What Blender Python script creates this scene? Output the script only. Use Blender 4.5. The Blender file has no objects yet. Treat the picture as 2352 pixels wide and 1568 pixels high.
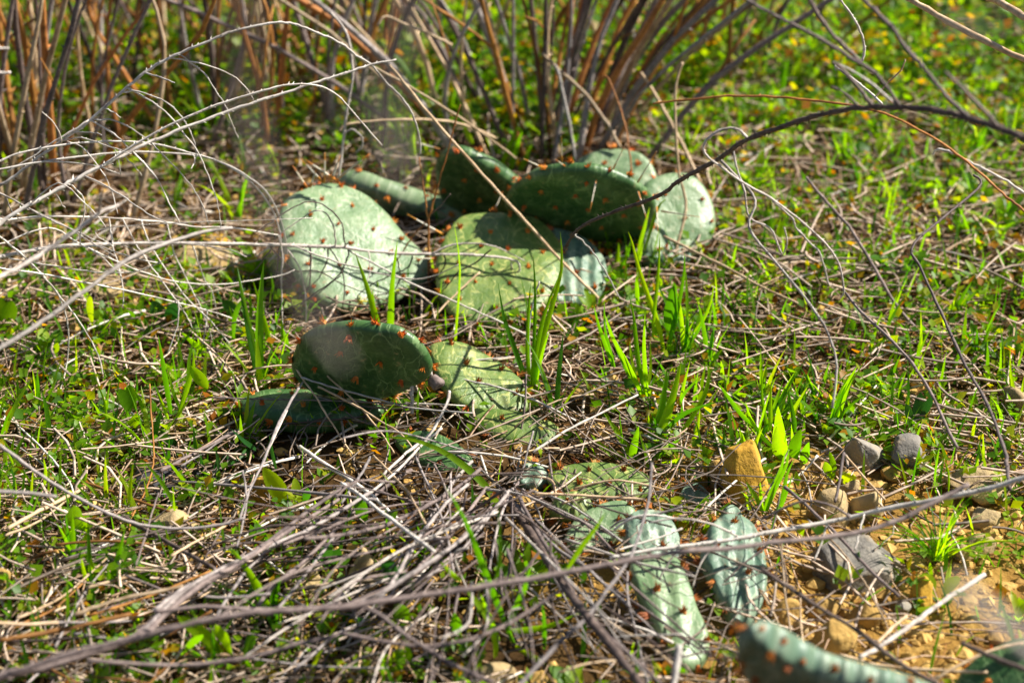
import bpy, math, random
import numpy as np
from mathutils import Vector, Matrix, noise

random.seed(11)
rng = np.random.default_rng(11)
scene = bpy.context.scene
col = scene.collection

# ------------------------------------------------------------------ camera, sky, sun, exposure
CAM = Vector((0.0, 0.0, 0.80))
PITCH = math.radians(28.0)
LENS = 70.0
FPX = LENS / 36.0 * 2352.0            # focal length in photo pixels (photo read at 2352 x 1568)
cd = bpy.data.cameras.new('camera')
cam = bpy.data.objects.new('camera', cd)
col.objects.link(cam)
cam.location = CAM
cam.rotation_euler = (math.pi / 2 - PITCH, 0, 0)
cd.lens = LENS
cd.sensor_width = 36.0
cd.clip_start = 0.02
cd.clip_end = 2000.0
cd.dof.use_dof = True
cd.dof.focus_distance = 1.52
cd.dof.aperture_fstop = 5.3
cd.dof.aperture_blades = 7
scene.camera = cam

SUN_DIR = Vector((0.70, 0.19, 0.69)).normalized()        # towards the sun: right of and behind the cactus
world = bpy.data.worlds.new('World')
scene.world = world
world.use_nodes = True
wn = world.node_tree
sky = wn.nodes.new('ShaderNodeTexSky')
sky.sky_type = 'NISHITA'
sky.sun_disc = False
sky.sun_elevation = math.asin(SUN_DIR.z)
sky.sun_rotation = math.atan2(SUN_DIR.x, SUN_DIR.y)
bgn = wn.nodes['Background']
bgn.inputs['Strength'].default_value = 0.05
wn.links.new(sky.outputs[0], bgn.inputs['Color'])
sl = bpy.data.lights.new('sun', 'SUN')
sl.energy = 5.0
sl.angle = math.radians(0.53)
sl.color = (1.0, 0.945, 0.86)
so = bpy.data.objects.new('sun', sl)
col.objects.link(so)
so.location = SUN_DIR * 20
so.rotation_euler = (-SUN_DIR).to_track_quat('-Z', 'Y').to_euler()
scene.view_settings.view_transform = 'Standard'
scene.view_settings.look = 'None'
scene.view_settings.exposure = 1.0
scene.view_settings.gamma = 1.0
scene.cycles.max_bounces = 4
scene.cycles.diffuse_bounces = 2
scene.cycles.transparent_max_bounces = 4

# ------------------------------------------------------------------ pixel -> place
SP, CP = math.sin(PITCH), math.cos(PITCH)
def ray(x, y):
    a, b = (x - 1176.0) / FPX, (784.0 - y) / FPX
    return Vector((a, CP + b * SP, -SP + b * CP))
def at_y(x, y, Y):
    d = ray(x, y)
    return CAM + d * (Y / d.y)
def at_z(x, y, z):
    d = ray(x, y)
    return CAM + d * ((z - CAM.z) / d.z)
def depth(p):
    return (p.y * CP - (p.z - CAM.z) * SP)
def to_px(p):
    q = Vector(p) - CAM
    f = q.y * CP - q.z * SP
    u = q.y * SP + q.z * CP
    return (1176 + q.x / f * FPX, 784 - u / f * FPX)
def hgt(x, y):
    h = 0.014 * noise.noise((x * 2.7 + 3.1, y * 2.7, 0.3)) + 0.006 * noise.noise((x * 8.0, y * 8.0 + 7.0, 1.7))
    r = max(abs(x) - 3, abs(y) - 5, 0)
    return h * (1 + 0.6 * min(r, 60)) + 0.0025 * noise.noise((x * 30, y * 30, 4.0))
def ground(x, y):
    p = at_z(x, y, 0)
    for _ in range(4):
        p = at_z(x, y, hgt(p.x, p.y))
    return p
def inside(x, y, poly):
    c = False
    j = len(poly) - 1
    for i in range(len(poly)):
        xi, yi = poly[i]; xj, yj = poly[j]
        if (yi > y) != (yj > y) and x < (xj - xi) * (y - yi) / (yj - yi) + xi:
            c = not c
        j = i
    return c

# windows in which the photo was read: offset and scale to photo pixels
VIEWS = {'D': (0, 0, 1), 'A': (0, 0, .3338), 'B': (784, 0, .3338), 'C': (1568, 0, .3338), 'L': (0, 523, .3334),
         'M': (588, 372, .3338), 'R': (1568, 523, .3334), 'X': (0, 1046, .3334), 'Y': (784, 1046, .3334),
         'Z': (1568, 1046, .3334), 'F': (490, 686, .3542), 'S': (980, 294, .3125), 'T': (1176, 1029, .3438),
         'G': (1225, 490, .375), 'K': (0, 882, .3125)}
def tr(s):
    v = 'D'
    out = []
    for w in s.split():
        if w in VIEWS:
            v = w
            continue
        x, y = w.split(',')
        ox, oy, k = VIEWS[v]
        out.append((ox + float(x) * k, oy + float(y) * k))
    return out

# ------------------------------------------------------------------ materials
def new_mat(name):
    m = bpy.data.materials.new(name)
    m.use_nodes = True
    nt = m.node_tree
    return m, nt, nt.nodes['Principled BSDF'], nt.nodes['Material Output']
def N(nt, t, **kw):
    n = nt.nodes.new(t)
    for k, v in kw.items():
        if k.startswith('i_'):
            n.inputs[k[2:].replace('_', ' ')].default_value = v
        else:
            setattr(n, k, v)
    return n
def ramp(nt, stops, src, interp='LINEAR'):
    r = nt.nodes.new('ShaderNodeValToRGB')
    r.color_ramp.interpolation = interp
    e = r.color_ramp.elements
    while len(e) < len(stops):
        e.new(0.5)
    for el, (p, c) in zip(e, stops):
        el.position = p
        el.color = (*c, 1) if len(c) == 3 else c
    nt.links.new(src, r.inputs[0])
    return r.outputs[0]
def mix(nt, a, b, f, mode='MIX'):
    n = nt.nodes.new('ShaderNodeMix')
    n.data_type = 'RGBA'
    n.blend_type = mode
    for sock, v in ((n.inputs[0], f), (n.inputs[6], a), (n.inputs[7], b)):
        if hasattr(v, 'is_linked') or hasattr(v, 'links'):
            nt.links.new(v, sock)
        elif isinstance(v, (int, float)):
            sock.default_value = v
        else:
            sock.default_value = (*v, 1)
    return n.outputs[2]
def math_(nt, op, a, b=None, clamp=False):
    n = nt.nodes.new('ShaderNodeMath')
    n.operation = op
    n.use_clamp = clamp
    for sock, v in zip(n.inputs, (a, b)):
        if v is None:
            continue
        if isinstance(v, (int, float)):
            sock.default_value = v
        else:
            nt.links.new(v, sock)
    return n.outputs[0]
def coords(nt):
    return nt.nodes.new('ShaderNodeTexCoord').outputs['Object']
def noise_(nt, scale, vec=None, detail=4, rough=0.6, dist=0.0):
    n = N(nt, 'ShaderNodeTexNoise', i_Scale=scale, i_Detail=detail, i_Roughness=rough, i_Distortion=dist)
    if vec is not None:
        nt.links.new(vec, n.inputs['Vector'])
    return n.outputs['Fac']
def bump(nt, bs, h, strength, dist, prev=None):
    b = N(nt, 'ShaderNodeBump', i_Strength=strength, i_Distance=dist)
    nt.links.new(h, b.inputs['Height'])
    if prev is not None:
        nt.links.new(prev, b.inputs['Normal'])
    if bs is not None:
        nt.links.new(b.outputs[0], bs.inputs['Normal'])
    return b.outputs[0]
def rand_obj(nt):
    return nt.nodes.new('ShaderNodeObjectInfo').outputs['Random']
def rand_island(nt):
    return nt.nodes.new('ShaderNodeNewGeometry').outputs['Random Per Island']

def leaf_mat(name, stops, trans, island=False, transw=0.58, rough=0.45):
    """thin leaf: coloured by piece, light shines through it"""
    m, nt, bs, out = new_mat(name)
    r = rand_island(nt) if island else rand_obj(nt)
    c = ramp(nt, stops, r)
    nz = noise_(nt, 160, coords(nt), 3)
    c = mix(nt, c, mix(nt, c, (0.55, 0.6, 0.3), 1.0, 'MULTIPLY'), math_(nt, 'MULTIPLY', nz, 0.9))
    nt.links.new(c, bs.inputs['Base Color'])
    bs.inputs['Roughness'].default_value = rough
    bs.inputs['Specular IOR Level'].default_value = 0.35
    tb = nt.nodes.new('ShaderNodeBsdfTranslucent')
    tc = mix(nt, c, trans, 1.0, 'MULTIPLY')
    nt.links.new(tc, tb.inputs['Color'])
    ms = nt.nodes.new('ShaderNodeMixShader')
    ms.inputs[0].default_value = transw
    nt.links.new(bs.outputs[0], ms.inputs[1])
    nt.links.new(tb.outputs[0], ms.inputs[2])
    nt.links.new(ms.outputs[0], out.inputs['Surface'])
    return m

def bark_mat(name, a, b, spots, scale=260, rough=0.8, island=False, vary=0.35, spec=0.25):
    """dry stems: streaky, flecked with darker spots"""
    m, nt, bs, out = new_mat(name)
    v = coords(nt)
    mp = N(nt, 'ShaderNodeMapping')
    mp.inputs['Scale'].default_value = (1, 1, 1)
    nt.links.new(v, mp.inputs['Vector'])
    n1 = noise_(nt, scale, mp.outputs[0], 4, 0.65)
    c = ramp(nt, [(0.3, a), (0.68, b)], n1)
    n2 = noise_(nt, scale * 0.22, mp.outputs[0], 3, 0.6)
    f = ramp(nt, [(0.52, (0, 0, 0)), (0.66, (1, 1, 1))], n2)
    c = mix(nt, c, spots, math_(nt, 'MULTIPLY', f, 0.55))
    r = rand_island(nt) if island else rand_obj(nt)
    d = ramp(nt, [(0, (1 - vary,) * 3), (0.5, (1.0, 0.98, 0.95)), (1, (1 + vary * .5, 1 + vary * .42, 1 + vary * .3))], r)
    c = mix(nt, c, d, 1.0, 'MULTIPLY')
    nt.links.new(c, bs.inputs['Base Color'])
    bs.inputs['Roughness'].default_value = rough
    bs.inputs['Specular IOR Level'].default_value = spec
    bump(nt, bs, n1, 0.5, 0.0006)
    return m

def cactus_mat(name, a, b, vein, veinf=0.5, rough=0.38, wrinkle=0.0, scar=(0.30, 0.22, 0.10)):
    """waxy pad skin: mottled green, a net of pale veins, a few corky scars"""
    m, nt, bs, out = new_mat(name)
    v = coords(nt)
    uvn = nt.nodes.new('ShaderNodeUVMap')
    uvn.uv_map = 'pad'
    uv = uvn.outputs[0]
    rnd = rand_obj(nt)
    off = N(nt, 'ShaderNodeVectorMath', operation='ADD')
    cmb = nt.nodes.new('ShaderNodeCombineXYZ')
    nt.links.new(math_(nt, 'MULTIPLY', rnd, 37.0), cmb.inputs[0])
    nt.links.new(math_(nt, 'MULTIPLY', rnd, 19.0), cmb.inputs[1])
    nt.links.new(uv, off.inputs[0]); nt.links.new(cmb.outputs[0], off.inputs[1])
    p = off.outputs[0]
    # distort before the vein network
    dn = N(nt, 'ShaderNodeTexNoise', i_Scale=2.6, i_Detail=5.0)
    nt.links.new(p, dn.inputs['Vector'])
    ad = N(nt, 'ShaderNodeVectorMath', operation='MULTIPLY_ADD')
    nt.links.new(dn.outputs['Color'], ad.inputs[0])
    ad.inputs[1].default_value = (0.55, 0.55, 0.0)
    nt.links.new(p, ad.inputs[2])
    mp = N(nt, 'ShaderNodeMapping')
    mp.inputs['Scale'].default_value = (2.3, 0.75, 1)
    mp.inputs['Rotation'].default_value = (0, 0, 0.5)
    nt.links.new(ad.outputs[0], mp.inputs['Vector'])
    vo = N(nt, 'ShaderNodeTexVoronoi', feature='DISTANCE_TO_EDGE', i_Scale=2.6)
    nt.links.new(mp.outputs[0], vo.inputs['Vector'])
    line = ramp(nt, [(0.0, (1, 1, 1)), (0.016, (0.8, .8, .8)), (0.045, (0, 0, 0))], vo.outputs['Distance'])
    brk = ramp(nt, [(0.36, (0, 0, 0)), (0.56, (1, 1, 1))], noise_(nt, 3.2, p, 3))
    vf = mix(nt, (0, 0, 0), line, brk)
    n1 = noise_(nt, 2.6, p, 5, 0.6)
    c = ramp(nt, [(0.3, a), (0.7, b)], n1)
    n2 = noise_(nt, 14, p, 4, 0.7)
    c = mix(nt, c, mix(nt, c, (0.6, 0.66, 0.62), 1.0, 'MULTIPLY'), math_(nt, 'MULTIPLY', n2, 0.8))
    bloom = ramp(nt, [(0.48, (0, 0, 0)), (0.7, (1, 1, 1))], noise_(nt, 4.5, p, 6, 0.7))
    c = mix(nt, c, vein, math_(nt, 'MULTIPLY', bloom, 0.4))
    c = mix(nt, c, vein, math_(nt, 'MULTIPLY', vf, veinf))
    sc = ramp(nt, [(0.64, (0, 0, 0)), (0.68, (1, 1, 1))], noise_(nt, 9, p, 4, 0.55))
    c = mix(nt, c, scar, math_(nt, 'MULTIPLY', sc, 0.6))
    nt.links.new(c, bs.inputs['Base Color'])
    rr = ramp(nt, [(0.3, (rough - .06,) * 3), (0.75, (rough + .22,) * 3)], n2)
    nt.links.new(rr, bs.inputs['Roughness'])
    bs.inputs['Specular IOR Level'].default_value = 0.5
    nrm = bump(nt, None, vf, 0.12, 0.0010)
    if wrinkle:
        wv = N(nt, 'ShaderNodeTexWave', i_Scale=1.7, i_Distortion=3.0, i_Detail=2.0)
        wv.bands_direction = 'X'
        nt.links.new(p, wv.inputs['Vector'])
        nrm = bump(nt, None, wv.outputs['Fac'], wrinkle, 0.006, nrm)
    bump(nt, bs, n2, 0.25, 0.0015, bump(nt, None, n1, 0.45, 0.006, nrm))
    return m

def soil_mat():
    m, nt, bs, out = new_mat('soil')
    v = coords(nt)
    big = noise_(nt, 3.0, v, 4, 0.6)
    mid = noise_(nt, 24, v, 6, 0.65)
    fine = noise_(nt, 190, v, 5, 0.7)
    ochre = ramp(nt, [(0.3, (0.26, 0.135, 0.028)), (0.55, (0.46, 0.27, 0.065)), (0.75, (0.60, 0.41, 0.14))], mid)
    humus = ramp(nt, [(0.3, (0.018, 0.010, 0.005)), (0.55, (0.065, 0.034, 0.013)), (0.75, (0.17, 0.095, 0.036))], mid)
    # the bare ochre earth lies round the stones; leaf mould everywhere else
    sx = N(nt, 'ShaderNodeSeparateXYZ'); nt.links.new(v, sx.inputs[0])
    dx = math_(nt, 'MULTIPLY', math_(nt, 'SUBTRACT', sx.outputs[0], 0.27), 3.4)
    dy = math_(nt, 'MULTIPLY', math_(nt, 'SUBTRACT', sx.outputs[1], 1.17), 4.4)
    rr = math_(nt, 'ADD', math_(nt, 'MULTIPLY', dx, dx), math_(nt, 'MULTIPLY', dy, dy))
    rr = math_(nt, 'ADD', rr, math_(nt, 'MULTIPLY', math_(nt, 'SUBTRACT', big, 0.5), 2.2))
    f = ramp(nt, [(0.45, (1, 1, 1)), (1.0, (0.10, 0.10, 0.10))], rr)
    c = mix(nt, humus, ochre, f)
    c = mix(nt, c, mix(nt, c, (0.45, 0.42, 0.4), 1, 'MULTIPLY'), fine)
    nt.links.new(c, bs.inputs['Base Color'])
    bs.inputs['Roughness'].default_value = 0.95
    bs.inputs['Specular IOR Level'].default_value = 0.1
    n0 = bump(nt, None, mid, 0.8, 0.010)
    bump(nt, bs, fine, 0.9, 0.003, n0)
    return m

def stone_mat(name, a, b, stain, speck=(0.02, 0.02, 0.02), amount=0.5):
    m, nt, bs, out = new_mat(name)
    v = coords(nt)
    n1 = noise_(nt, 30, v, 6, 0.65)
    n2 = noise_(nt, 300, v, 4, 0.7)
    n3 = noise_(nt, 70, v, 5, 0.6)
    c = ramp(nt, [(0.32, a), (0.66, b)], n1)
    c = mix(nt, c, stain, math_(nt, 'MULTIPLY', ramp(nt, [(0.5, (0, 0, 0)), (0.68, (1, 1, 1))], n3), amount))
    c = mix(nt, c, speck, math_(nt, 'MULTIPLY', ramp(nt, [(0.60, (0, 0, 0)), (0.72, (1, 1, 1))], n2), 0.5))
    d = ramp(nt, [(0, (0.75, .75, .75)), (1, (1.15, 1.12, 1.08))], rand_obj(nt))
    c = mix(nt, c, d, 1.0, 'MULTIPLY')
    nt.links.new(c, bs.inputs['Base Color'])
    bs.inputs['Roughness'].default_value = 0.88
    bs.inputs['Specular IOR Level'].default_value = 0.2
    n0 = bump(nt, None, n3, 0.7, 0.005)
    bump(nt, bs, n2, 0.6, 0.0012, n0)
    return m

def plain_mat(name, c0, c1, scale=300, rough=0.6, island=False):
    m, nt, bs, out = new_mat(name)
    r = rand_island(nt) if island else rand_obj(nt)
    c = ramp(nt, [(0, c0), (1, c1)], r)
    n = noise_(nt, scale, coords(nt), 3)
    c = mix(nt, c, mix(nt, c, (0.5, 0.5, 0.5), 1, 'MULTIPLY'), n)
    nt.links.new(c, bs.inputs['Base Color'])
    bs.inputs['Roughness'].default_value = rough
    return m

LIME = [(0.0, (0.07, 0.20, 0.004)), (0.35, (0.16, 0.33, 0.004)), (0.7, (0.26, 0.43, 0.004)), (1.0, (0.38, 0.48, 0.006))]
GRASS = [(0.0, (0.03, 0.13, 0.004)), (0.4, (0.11, 0.27, 0.004)), (0.8, (0.23, 0.41, 0.005)), (1.0, (0.32, 0.44, 0.006))]
COVER = [(0.0, (0.05, 0.15, 0.004)), (0.3, (0.12, 0.28, 0.004)), (0.62, (0.23, 0.41, 0.004)), (0.82, (0.40, 0.43, 0.008)),
         (0.92, (0.52, 0.27, 0.01)), (1.0, (0.40, 0.12, 0.01))]
MAT = {
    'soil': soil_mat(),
    'lime': leaf_mat('lime_leaf', LIME, (2.2, 2.1, 0.6)),
    'grass': leaf_mat('grass_blade', GRASS, (2.6, 2.5, 0.6)),
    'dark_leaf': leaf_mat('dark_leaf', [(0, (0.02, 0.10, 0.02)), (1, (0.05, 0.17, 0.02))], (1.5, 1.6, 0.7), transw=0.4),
    'grass_s': leaf_mat('grass_stuff', GRASS + [], (2.6, 2.5, 0.6), island=True),
    'cover_s': leaf_mat('cover_stuff', COVER, (2.0, 1.9, 0.6), island=True),
    'straw': bark_mat('dry_straw', (0.38, 0.25, 0.14), (0.68, 0.52, 0.34), (0.22, 0.12, 0.045), 180, 0.55, vary=0.4),
    'straw_s': bark_mat('straw_stuff', (0.16, 0.09, 0.05), (0.50, 0.355, 0.235), (0.10, 0.05, 0.02), 180, 0.65, island=True, vary=0.7),
    'straw_p': bark_mat('straw_pale_stuff', (0.34, 0.24, 0.17), (0.70, 0.57, 0.45), (0.14, 0.09, 0.06), 180, 0.65, island=True, vary=0.55),
    'rust_s': bark_mat('rust_stuff', (0.16, 0.06, 0.015), (0.40, 0.19, 0.05), (0.05, 0.02, 0.01), 180, 0.7, island=True, vary=0.7),
    'grey_s': bark_mat('grey_stuff', (0.12, 0.09, 0.075), (0.30, 0.24, 0.19), (0.04, 0.03, 0.025), 180, 0.7, island=True, vary=0.7),
    'grey': bark_mat('grey_twig', (0.34, 0.295, 0.265), (0.64, 0.58, 0.52), (0.06, 0.045, 0.04), 260, 0.75),
    'pale': bark_mat('pale_twig', (0.56, 0.50, 0.44), (0.82, 0.77, 0.70), (0.16, 0.11, 0.09), 260, 0.7),
    'dark': bark_mat('dark_twig', (0.06, 0.044, 0.042), (0.17, 0.125, 0.105), (0.03, 0.02, 0.02), 260, 0.8),
    'ash': bark_mat('ash_twig', (0.19, 0.165, 0.16), (0.42, 0.37, 0.35), (0.06, 0.045, 0.045), 260, 0.75),
    'mauve': bark_mat('mauve_twig', (0.125, 0.095, 0.09), (0.285, 0.225, 0.205), (0.05, 0.035, 0.04), 260, 0.75),
    'brown': bark_mat('brown_stem', (0.22, 0.085, 0.018), (0.44, 0.21, 0.05), (0.07, 0.025, 0.008), 90, 0.6, vary=0.55),
    'rust': bark_mat('rust_twig', (0.30, 0.10, 0.025), (0.54, 0.24, 0.07), (0.12, 0.04, 0.02), 200, 0.6),
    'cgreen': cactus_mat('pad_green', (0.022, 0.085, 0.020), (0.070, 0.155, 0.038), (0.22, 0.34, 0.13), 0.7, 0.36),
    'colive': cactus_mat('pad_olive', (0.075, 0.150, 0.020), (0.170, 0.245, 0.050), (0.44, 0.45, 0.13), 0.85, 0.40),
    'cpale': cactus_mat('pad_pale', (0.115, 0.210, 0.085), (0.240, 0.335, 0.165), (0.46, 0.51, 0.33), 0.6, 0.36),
    'cteal': cactus_mat('pad_teal', (0.085, 0.175, 0.115), (0.225, 0.310, 0.215), (0.52, 0.56, 0.40), 0.45, 0.40, wrinkle=0.45),
    'glochid': plain_mat('glochid', (0.72, 0.14, 0.006), (0.88, 0.30, 0.014), 500, 0.6),
    'glochid_old': plain_mat('glochid_old', (0.40, 0.09, 0.006), (0.62, 0.21, 0.015), 500, 0.7),
    'spine': plain_mat('spine', (0.78, 0.68, 0.48), (0.88, 0.82, 0.66), 300, 0.45),
    'spine_tip': plain_mat('spine_tip', (0.68, 0.20, 0.02), (0.80, 0.36, 0.04), 300, 0.5),
    'stone_grey': stone_mat('stone_grey', (0.15, 0.14, 0.125), (0.38, 0.345, 0.29), (0.40, 0.27, 0.10), amount=0.45),
    'stone_tan': stone_mat('stone_tan', (0.32, 0.23, 0.11), (0.54, 0.41, 0.22), (0.52, 0.34, 0.10)),
    'stone_ochre': stone_mat('stone_ochre', (0.42, 0.22, 0.02), (0.66, 0.41, 0.06), (0.24, 0.13, 0.04), amount=0.6),
    'stone_clod': stone_mat('stone_clod', (0.33, 0.19, 0.045), (0.58, 0.39, 0.13), (0.20, 0.12, 0.04), amount=0.5),
    'slate': stone_mat('slate', (0.035, 0.036, 0.045), (0.085, 0.082, 0.092), (0.10, 0.07, 0.05), amount=0.3),
}

# ------------------------------------------------------------------ objects
def prop(o, label=None, cat=None, group=None, kind=None):
    if label: o['label'] = label
    if cat: o['category'] = cat
    if group: o['group'] = group
    if kind: o['kind'] = kind
    return o
def thing(name, label, cat, loc, group=None):
    o = bpy.data.objects.new(name, None)
    o.empty_display_size = 0.01
    o.location = loc
    col.objects.link(o)
    return prop(o, label, cat, group)
def root_loc(o):
    while o is not None and o.parent is not None:
        o = o.parent
    return o.location if o is not None else Vector((0, 0, 0))
def mesh_obj(name, V, F, mat, parent=None, smooth=True, uv=None, mats=None, fmat=None):
    """one mesh object; V in world coordinates, stored relative to the thing's base"""
    V = np.asarray([tuple(v) for v in V] if not isinstance(V, np.ndarray) else V, dtype=np.float64)
    if parent is not None:
        V = V - np.array(root_loc(parent))
    me = bpy.data.meshes.new(name)
    me.from_pydata(V.tolist(), [], F if isinstance(F, list) else F.tolist())
    if smooth:
        me.polygons.foreach_set('use_smooth', [True] * len(me.polygons))
    for mm in (mats or [mat]):
        me.materials.append(MAT[mm])
    if fmat is not None:
        me.polygons.foreach_set('material_index', fmat)
    if uv is not None:
        ul = me.uv_layers.new(name='pad')
        li = np.empty(len(me.loops), dtype=np.int32)
        me.loops.foreach_get('vertex_index', li)
        ul.data.foreach_set('uv', np.asarray(uv, dtype=np.float32)[li].ravel())
    me.update()
    o = bpy.data.objects.new(name, me)
    if parent is not None:
        o.parent = parent
    col.objects.link(o)
    return o
def copy_tree(o, parent=None):
    c = o.copy()
    col.objects.link(c)
    if parent is not None:
        c.parent = parent
    for ch in o.children:
        copy_tree(ch, c)
    return c

def catmull(P, per=6, closed=False):
    P = [Vector(p) for p in P]
    n = len(P)
    if n < 3 and not closed:
        return [P[0].lerp(P[-1], i / per) for i in range(per + 1)]
    out = []
    for i in range(n if closed else n - 1):
        g = (lambda k: P[k % n]) if closed else (lambda k: P[min(max(k, 0), n - 1)])
        a, b, c, d = g(i - 1), g(i), g(i + 1), g(i + 2)
        for k in range(per):
            t = k / per
            out.append(0.5 * ((2 * b) + (c - a) * t + (2 * a - 5 * b + 4 * c - d) * t * t + (3 * b - a - 3 * c + d) * t ** 3))
    if not closed:
        out.append(P[-1])
    return out

def tube(pts, r0, r1, sides=5, buds=0.0, wob=0.0, V=None, F=None, cap=True, power=1.0):
    """tapering tube along pts (3-D), optional wobble and little buds"""
    V = [] if V is None else V
    F = [] if F is None else F
    pts = [Vector(p) for p in pts]
    n = len(pts)
    t = (pts[1] - pts[0]).normalized()
    up = Vector((0, 0, 1)) if abs(t.z) < 0.9 else Vector((1, 0, 0))
    u = t.cross(up).normalized()
    base = len(V)
    rings = []
    for i, p in enumerate(pts):
        t = (pts[min(i + 1, n - 1)] - pts[max(i - 1, 0)]).normalized()
        u = (u - t * u.dot(t)).normalized()
        w = t.cross(u)
        s = i / (n - 1)
        r = r0 + (r1 - r0) * s ** power
        r *= 1 + random.uniform(-0.14, 0.14) if wob else 1
        q = p + (u * random.uniform(-1, 1) + w * random.uniform(-1, 1)) * wob * r if 0 < i < n - 1 else p
        rings.append((q, u.copy(), w.copy(), t.copy(), r))
        for k in range(sides):
            a = 2 * math.pi * k / sides
            V.append(q + (u * math.cos(a) + w * math.sin(a)) * r)
    for i in range(n - 1):
        for k in range(sides):
            a = base + i * sides + k
            b = base + i * sides + (k + 1) % sides
            F.append((a, b, b + sides, a + sides))
    if cap:
        F.append(tuple(base + k for k in reversed(range(sides))))
        F.append(tuple(base + (n - 1) * sides + k for k in range(sides)))
    if buds > 0:
        L = 0.0
        nxt = buds * random.random()
        for i in range(1, n):
            seg = (rings[i][0] - rings[i - 1][0]).length
            while nxt < L + seg:
                s = (nxt - L) / seg
                q = rings[i - 1][0].lerp(rings[i][0], s)
                _, u, w, t, r = rings[i]
                a = random.uniform(0, 2 * math.pi)
                out = u * math.cos(a) + w * math.sin(a)
                side = t.cross(out)
                h = max(r, 0.0005) * random.uniform(1.4, 2.4)
                b = len(V)
                e = max(r, 0.0005) * 0.75
                V += [q + out * r * .4 - t * e, q + out * r * .4 + side * e * .8, q + out * r * .4 + t * e,
                      q + out * r * .4 - side * e * .8, q + out * (r * .5 + h) + t * h * .8]
                F += [(b, b + 1, b + 4), (b + 1, b + 2, b + 4), (b + 2, b + 3, b + 4), (b + 3, b, b + 4)]
                nxt += buds * random.uniform(0.5, 1.5)
            L += seg
    return V, F

def blade(pts, w, side, fold=0.35, V=None, F=None, shape='blade'):
    """leaf blade along pts, folded along its midrib"""
    V = [] if V is None else V
    F = [] if F is None else F
    n = len(pts)
    b = len(V)
    for i, p in enumerate(pts):
        s = i / (n - 1)
        t = (pts[min(i + 1, n - 1)] - pts[max(i - 1, 0)]).normalized()
        sd = (side - t * side.dot(t))
        sd = sd.normalized() if sd.length > 1e-6 else Vector((1, 0, 0))
        nn = sd.cross(t)
        if shape == 'blade':
            k = (0.55 + 0.45 * min(1, s * 4)) * (1 - max(0, (s - 0.35) / 0.65) ** 1.6)
        elif shape == 'lance':
            k = max(0.12, math.sin(math.pi * min(1, (s * 0.93 + 0.05)) ** 1.35)) if s < 1 else 0
        else:   # round
            k = max(0.1 if s < .3 else 0, math.sqrt(max(0, 1 - ((s - 0.66) / 0.36) ** 2)) if s > 0.30 else 0.12)
        k = max(k, 0.02)
        V += [p + sd * w * k + nn * w * k * fold, p.copy(), p - sd * w * k + nn * w * k * fold]
    for i in range(n - 1):
        a = b + i * 3
        F += [(a, a + 1, a + 4, a + 3), (a + 1, a + 2, a + 5, a + 4)]
    return V, F

# ------------------------------------------------------------------ the ground: one sheet, fine where the camera looks
def axis(lo, hi, step, far, grow=1.35):
    a = list(np.arange(lo, hi + 1e-9, step))
    s, x = step, lo
    while x > -far:
        s *= grow
        x -= s
        a.insert(0, x)
    s, x = step, hi
    while x < far:
        s *= grow
        x += s
        a.append(x)
    return a
gx = axis(-0.95, 0.95, 0.0105, 400)
gy = axis(0.75, 2.9, 0.0105, 400)
GV = [(x, y, hgt(x, y)) for y in gy for x in gx]
nx = len(gx)
GF = [(j * nx + i, j * nx + i + 1, (j + 1) * nx + i + 1, (j + 1) * nx + i) for j in range(len(gy) - 1) for i in range(nx - 1)]
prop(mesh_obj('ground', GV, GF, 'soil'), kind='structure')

# ------------------------------------------------------------------ cactus pads
PADS = []
def areole_mesh(k, old):
    V, F = [], []
    for _ in range(15):
        a = random.uniform(0, 2 * math.pi)
        s = random.random() ** 0.7 * (0.85 if not old else 0.6)
        d = Vector((math.cos(a) * s, math.sin(a) * s, 1.0)).normalized()
        L = random.uniform(0.0022, 0.0040)
        q = Vector((math.cos(a), math.sin(a), 0)) * random.uniform(0, 0.0011)
        s1 = d.orthogonal().normalized()
        s2 = d.cross(s1)
        r = 0.00042
        b = len(V)
        V += [q + s1 * r, q - s1 * r * .5 + s2 * r * .87, q - s1 * r * .5 - s2 * r * .87, q + d * L]
        F += [(b, b + 1, b + 3), (b + 1, b + 2, b + 3), (b + 2, b, b + 3)]
    b = len(V)                                  # felt cushion
    for i in range(6):
        a = i * math.pi / 3
        V.append(Vector((math.cos(a) * .0019, math.sin(a) * .0016, -.0004)))
    V.append(Vector((0, 0, .0016)))
    F += [(b + i, b + (i + 1) % 6, b + 6) for i in range(6)]
    me = bpy.data.meshes.new('areole')
    me.from_pydata([tuple(v) for v in V], [], F)
    me.materials.append(MAT['glochid_old' if old else 'glochid'])
    return me
AREOLE = [areole_mesh(k, False) for k in range(4)]
AREOLE_OLD = [areole_mesh(k, True) for k in range(4)]

def orient(z):
    return z.to_track_quat('Z', 'Y')

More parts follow.
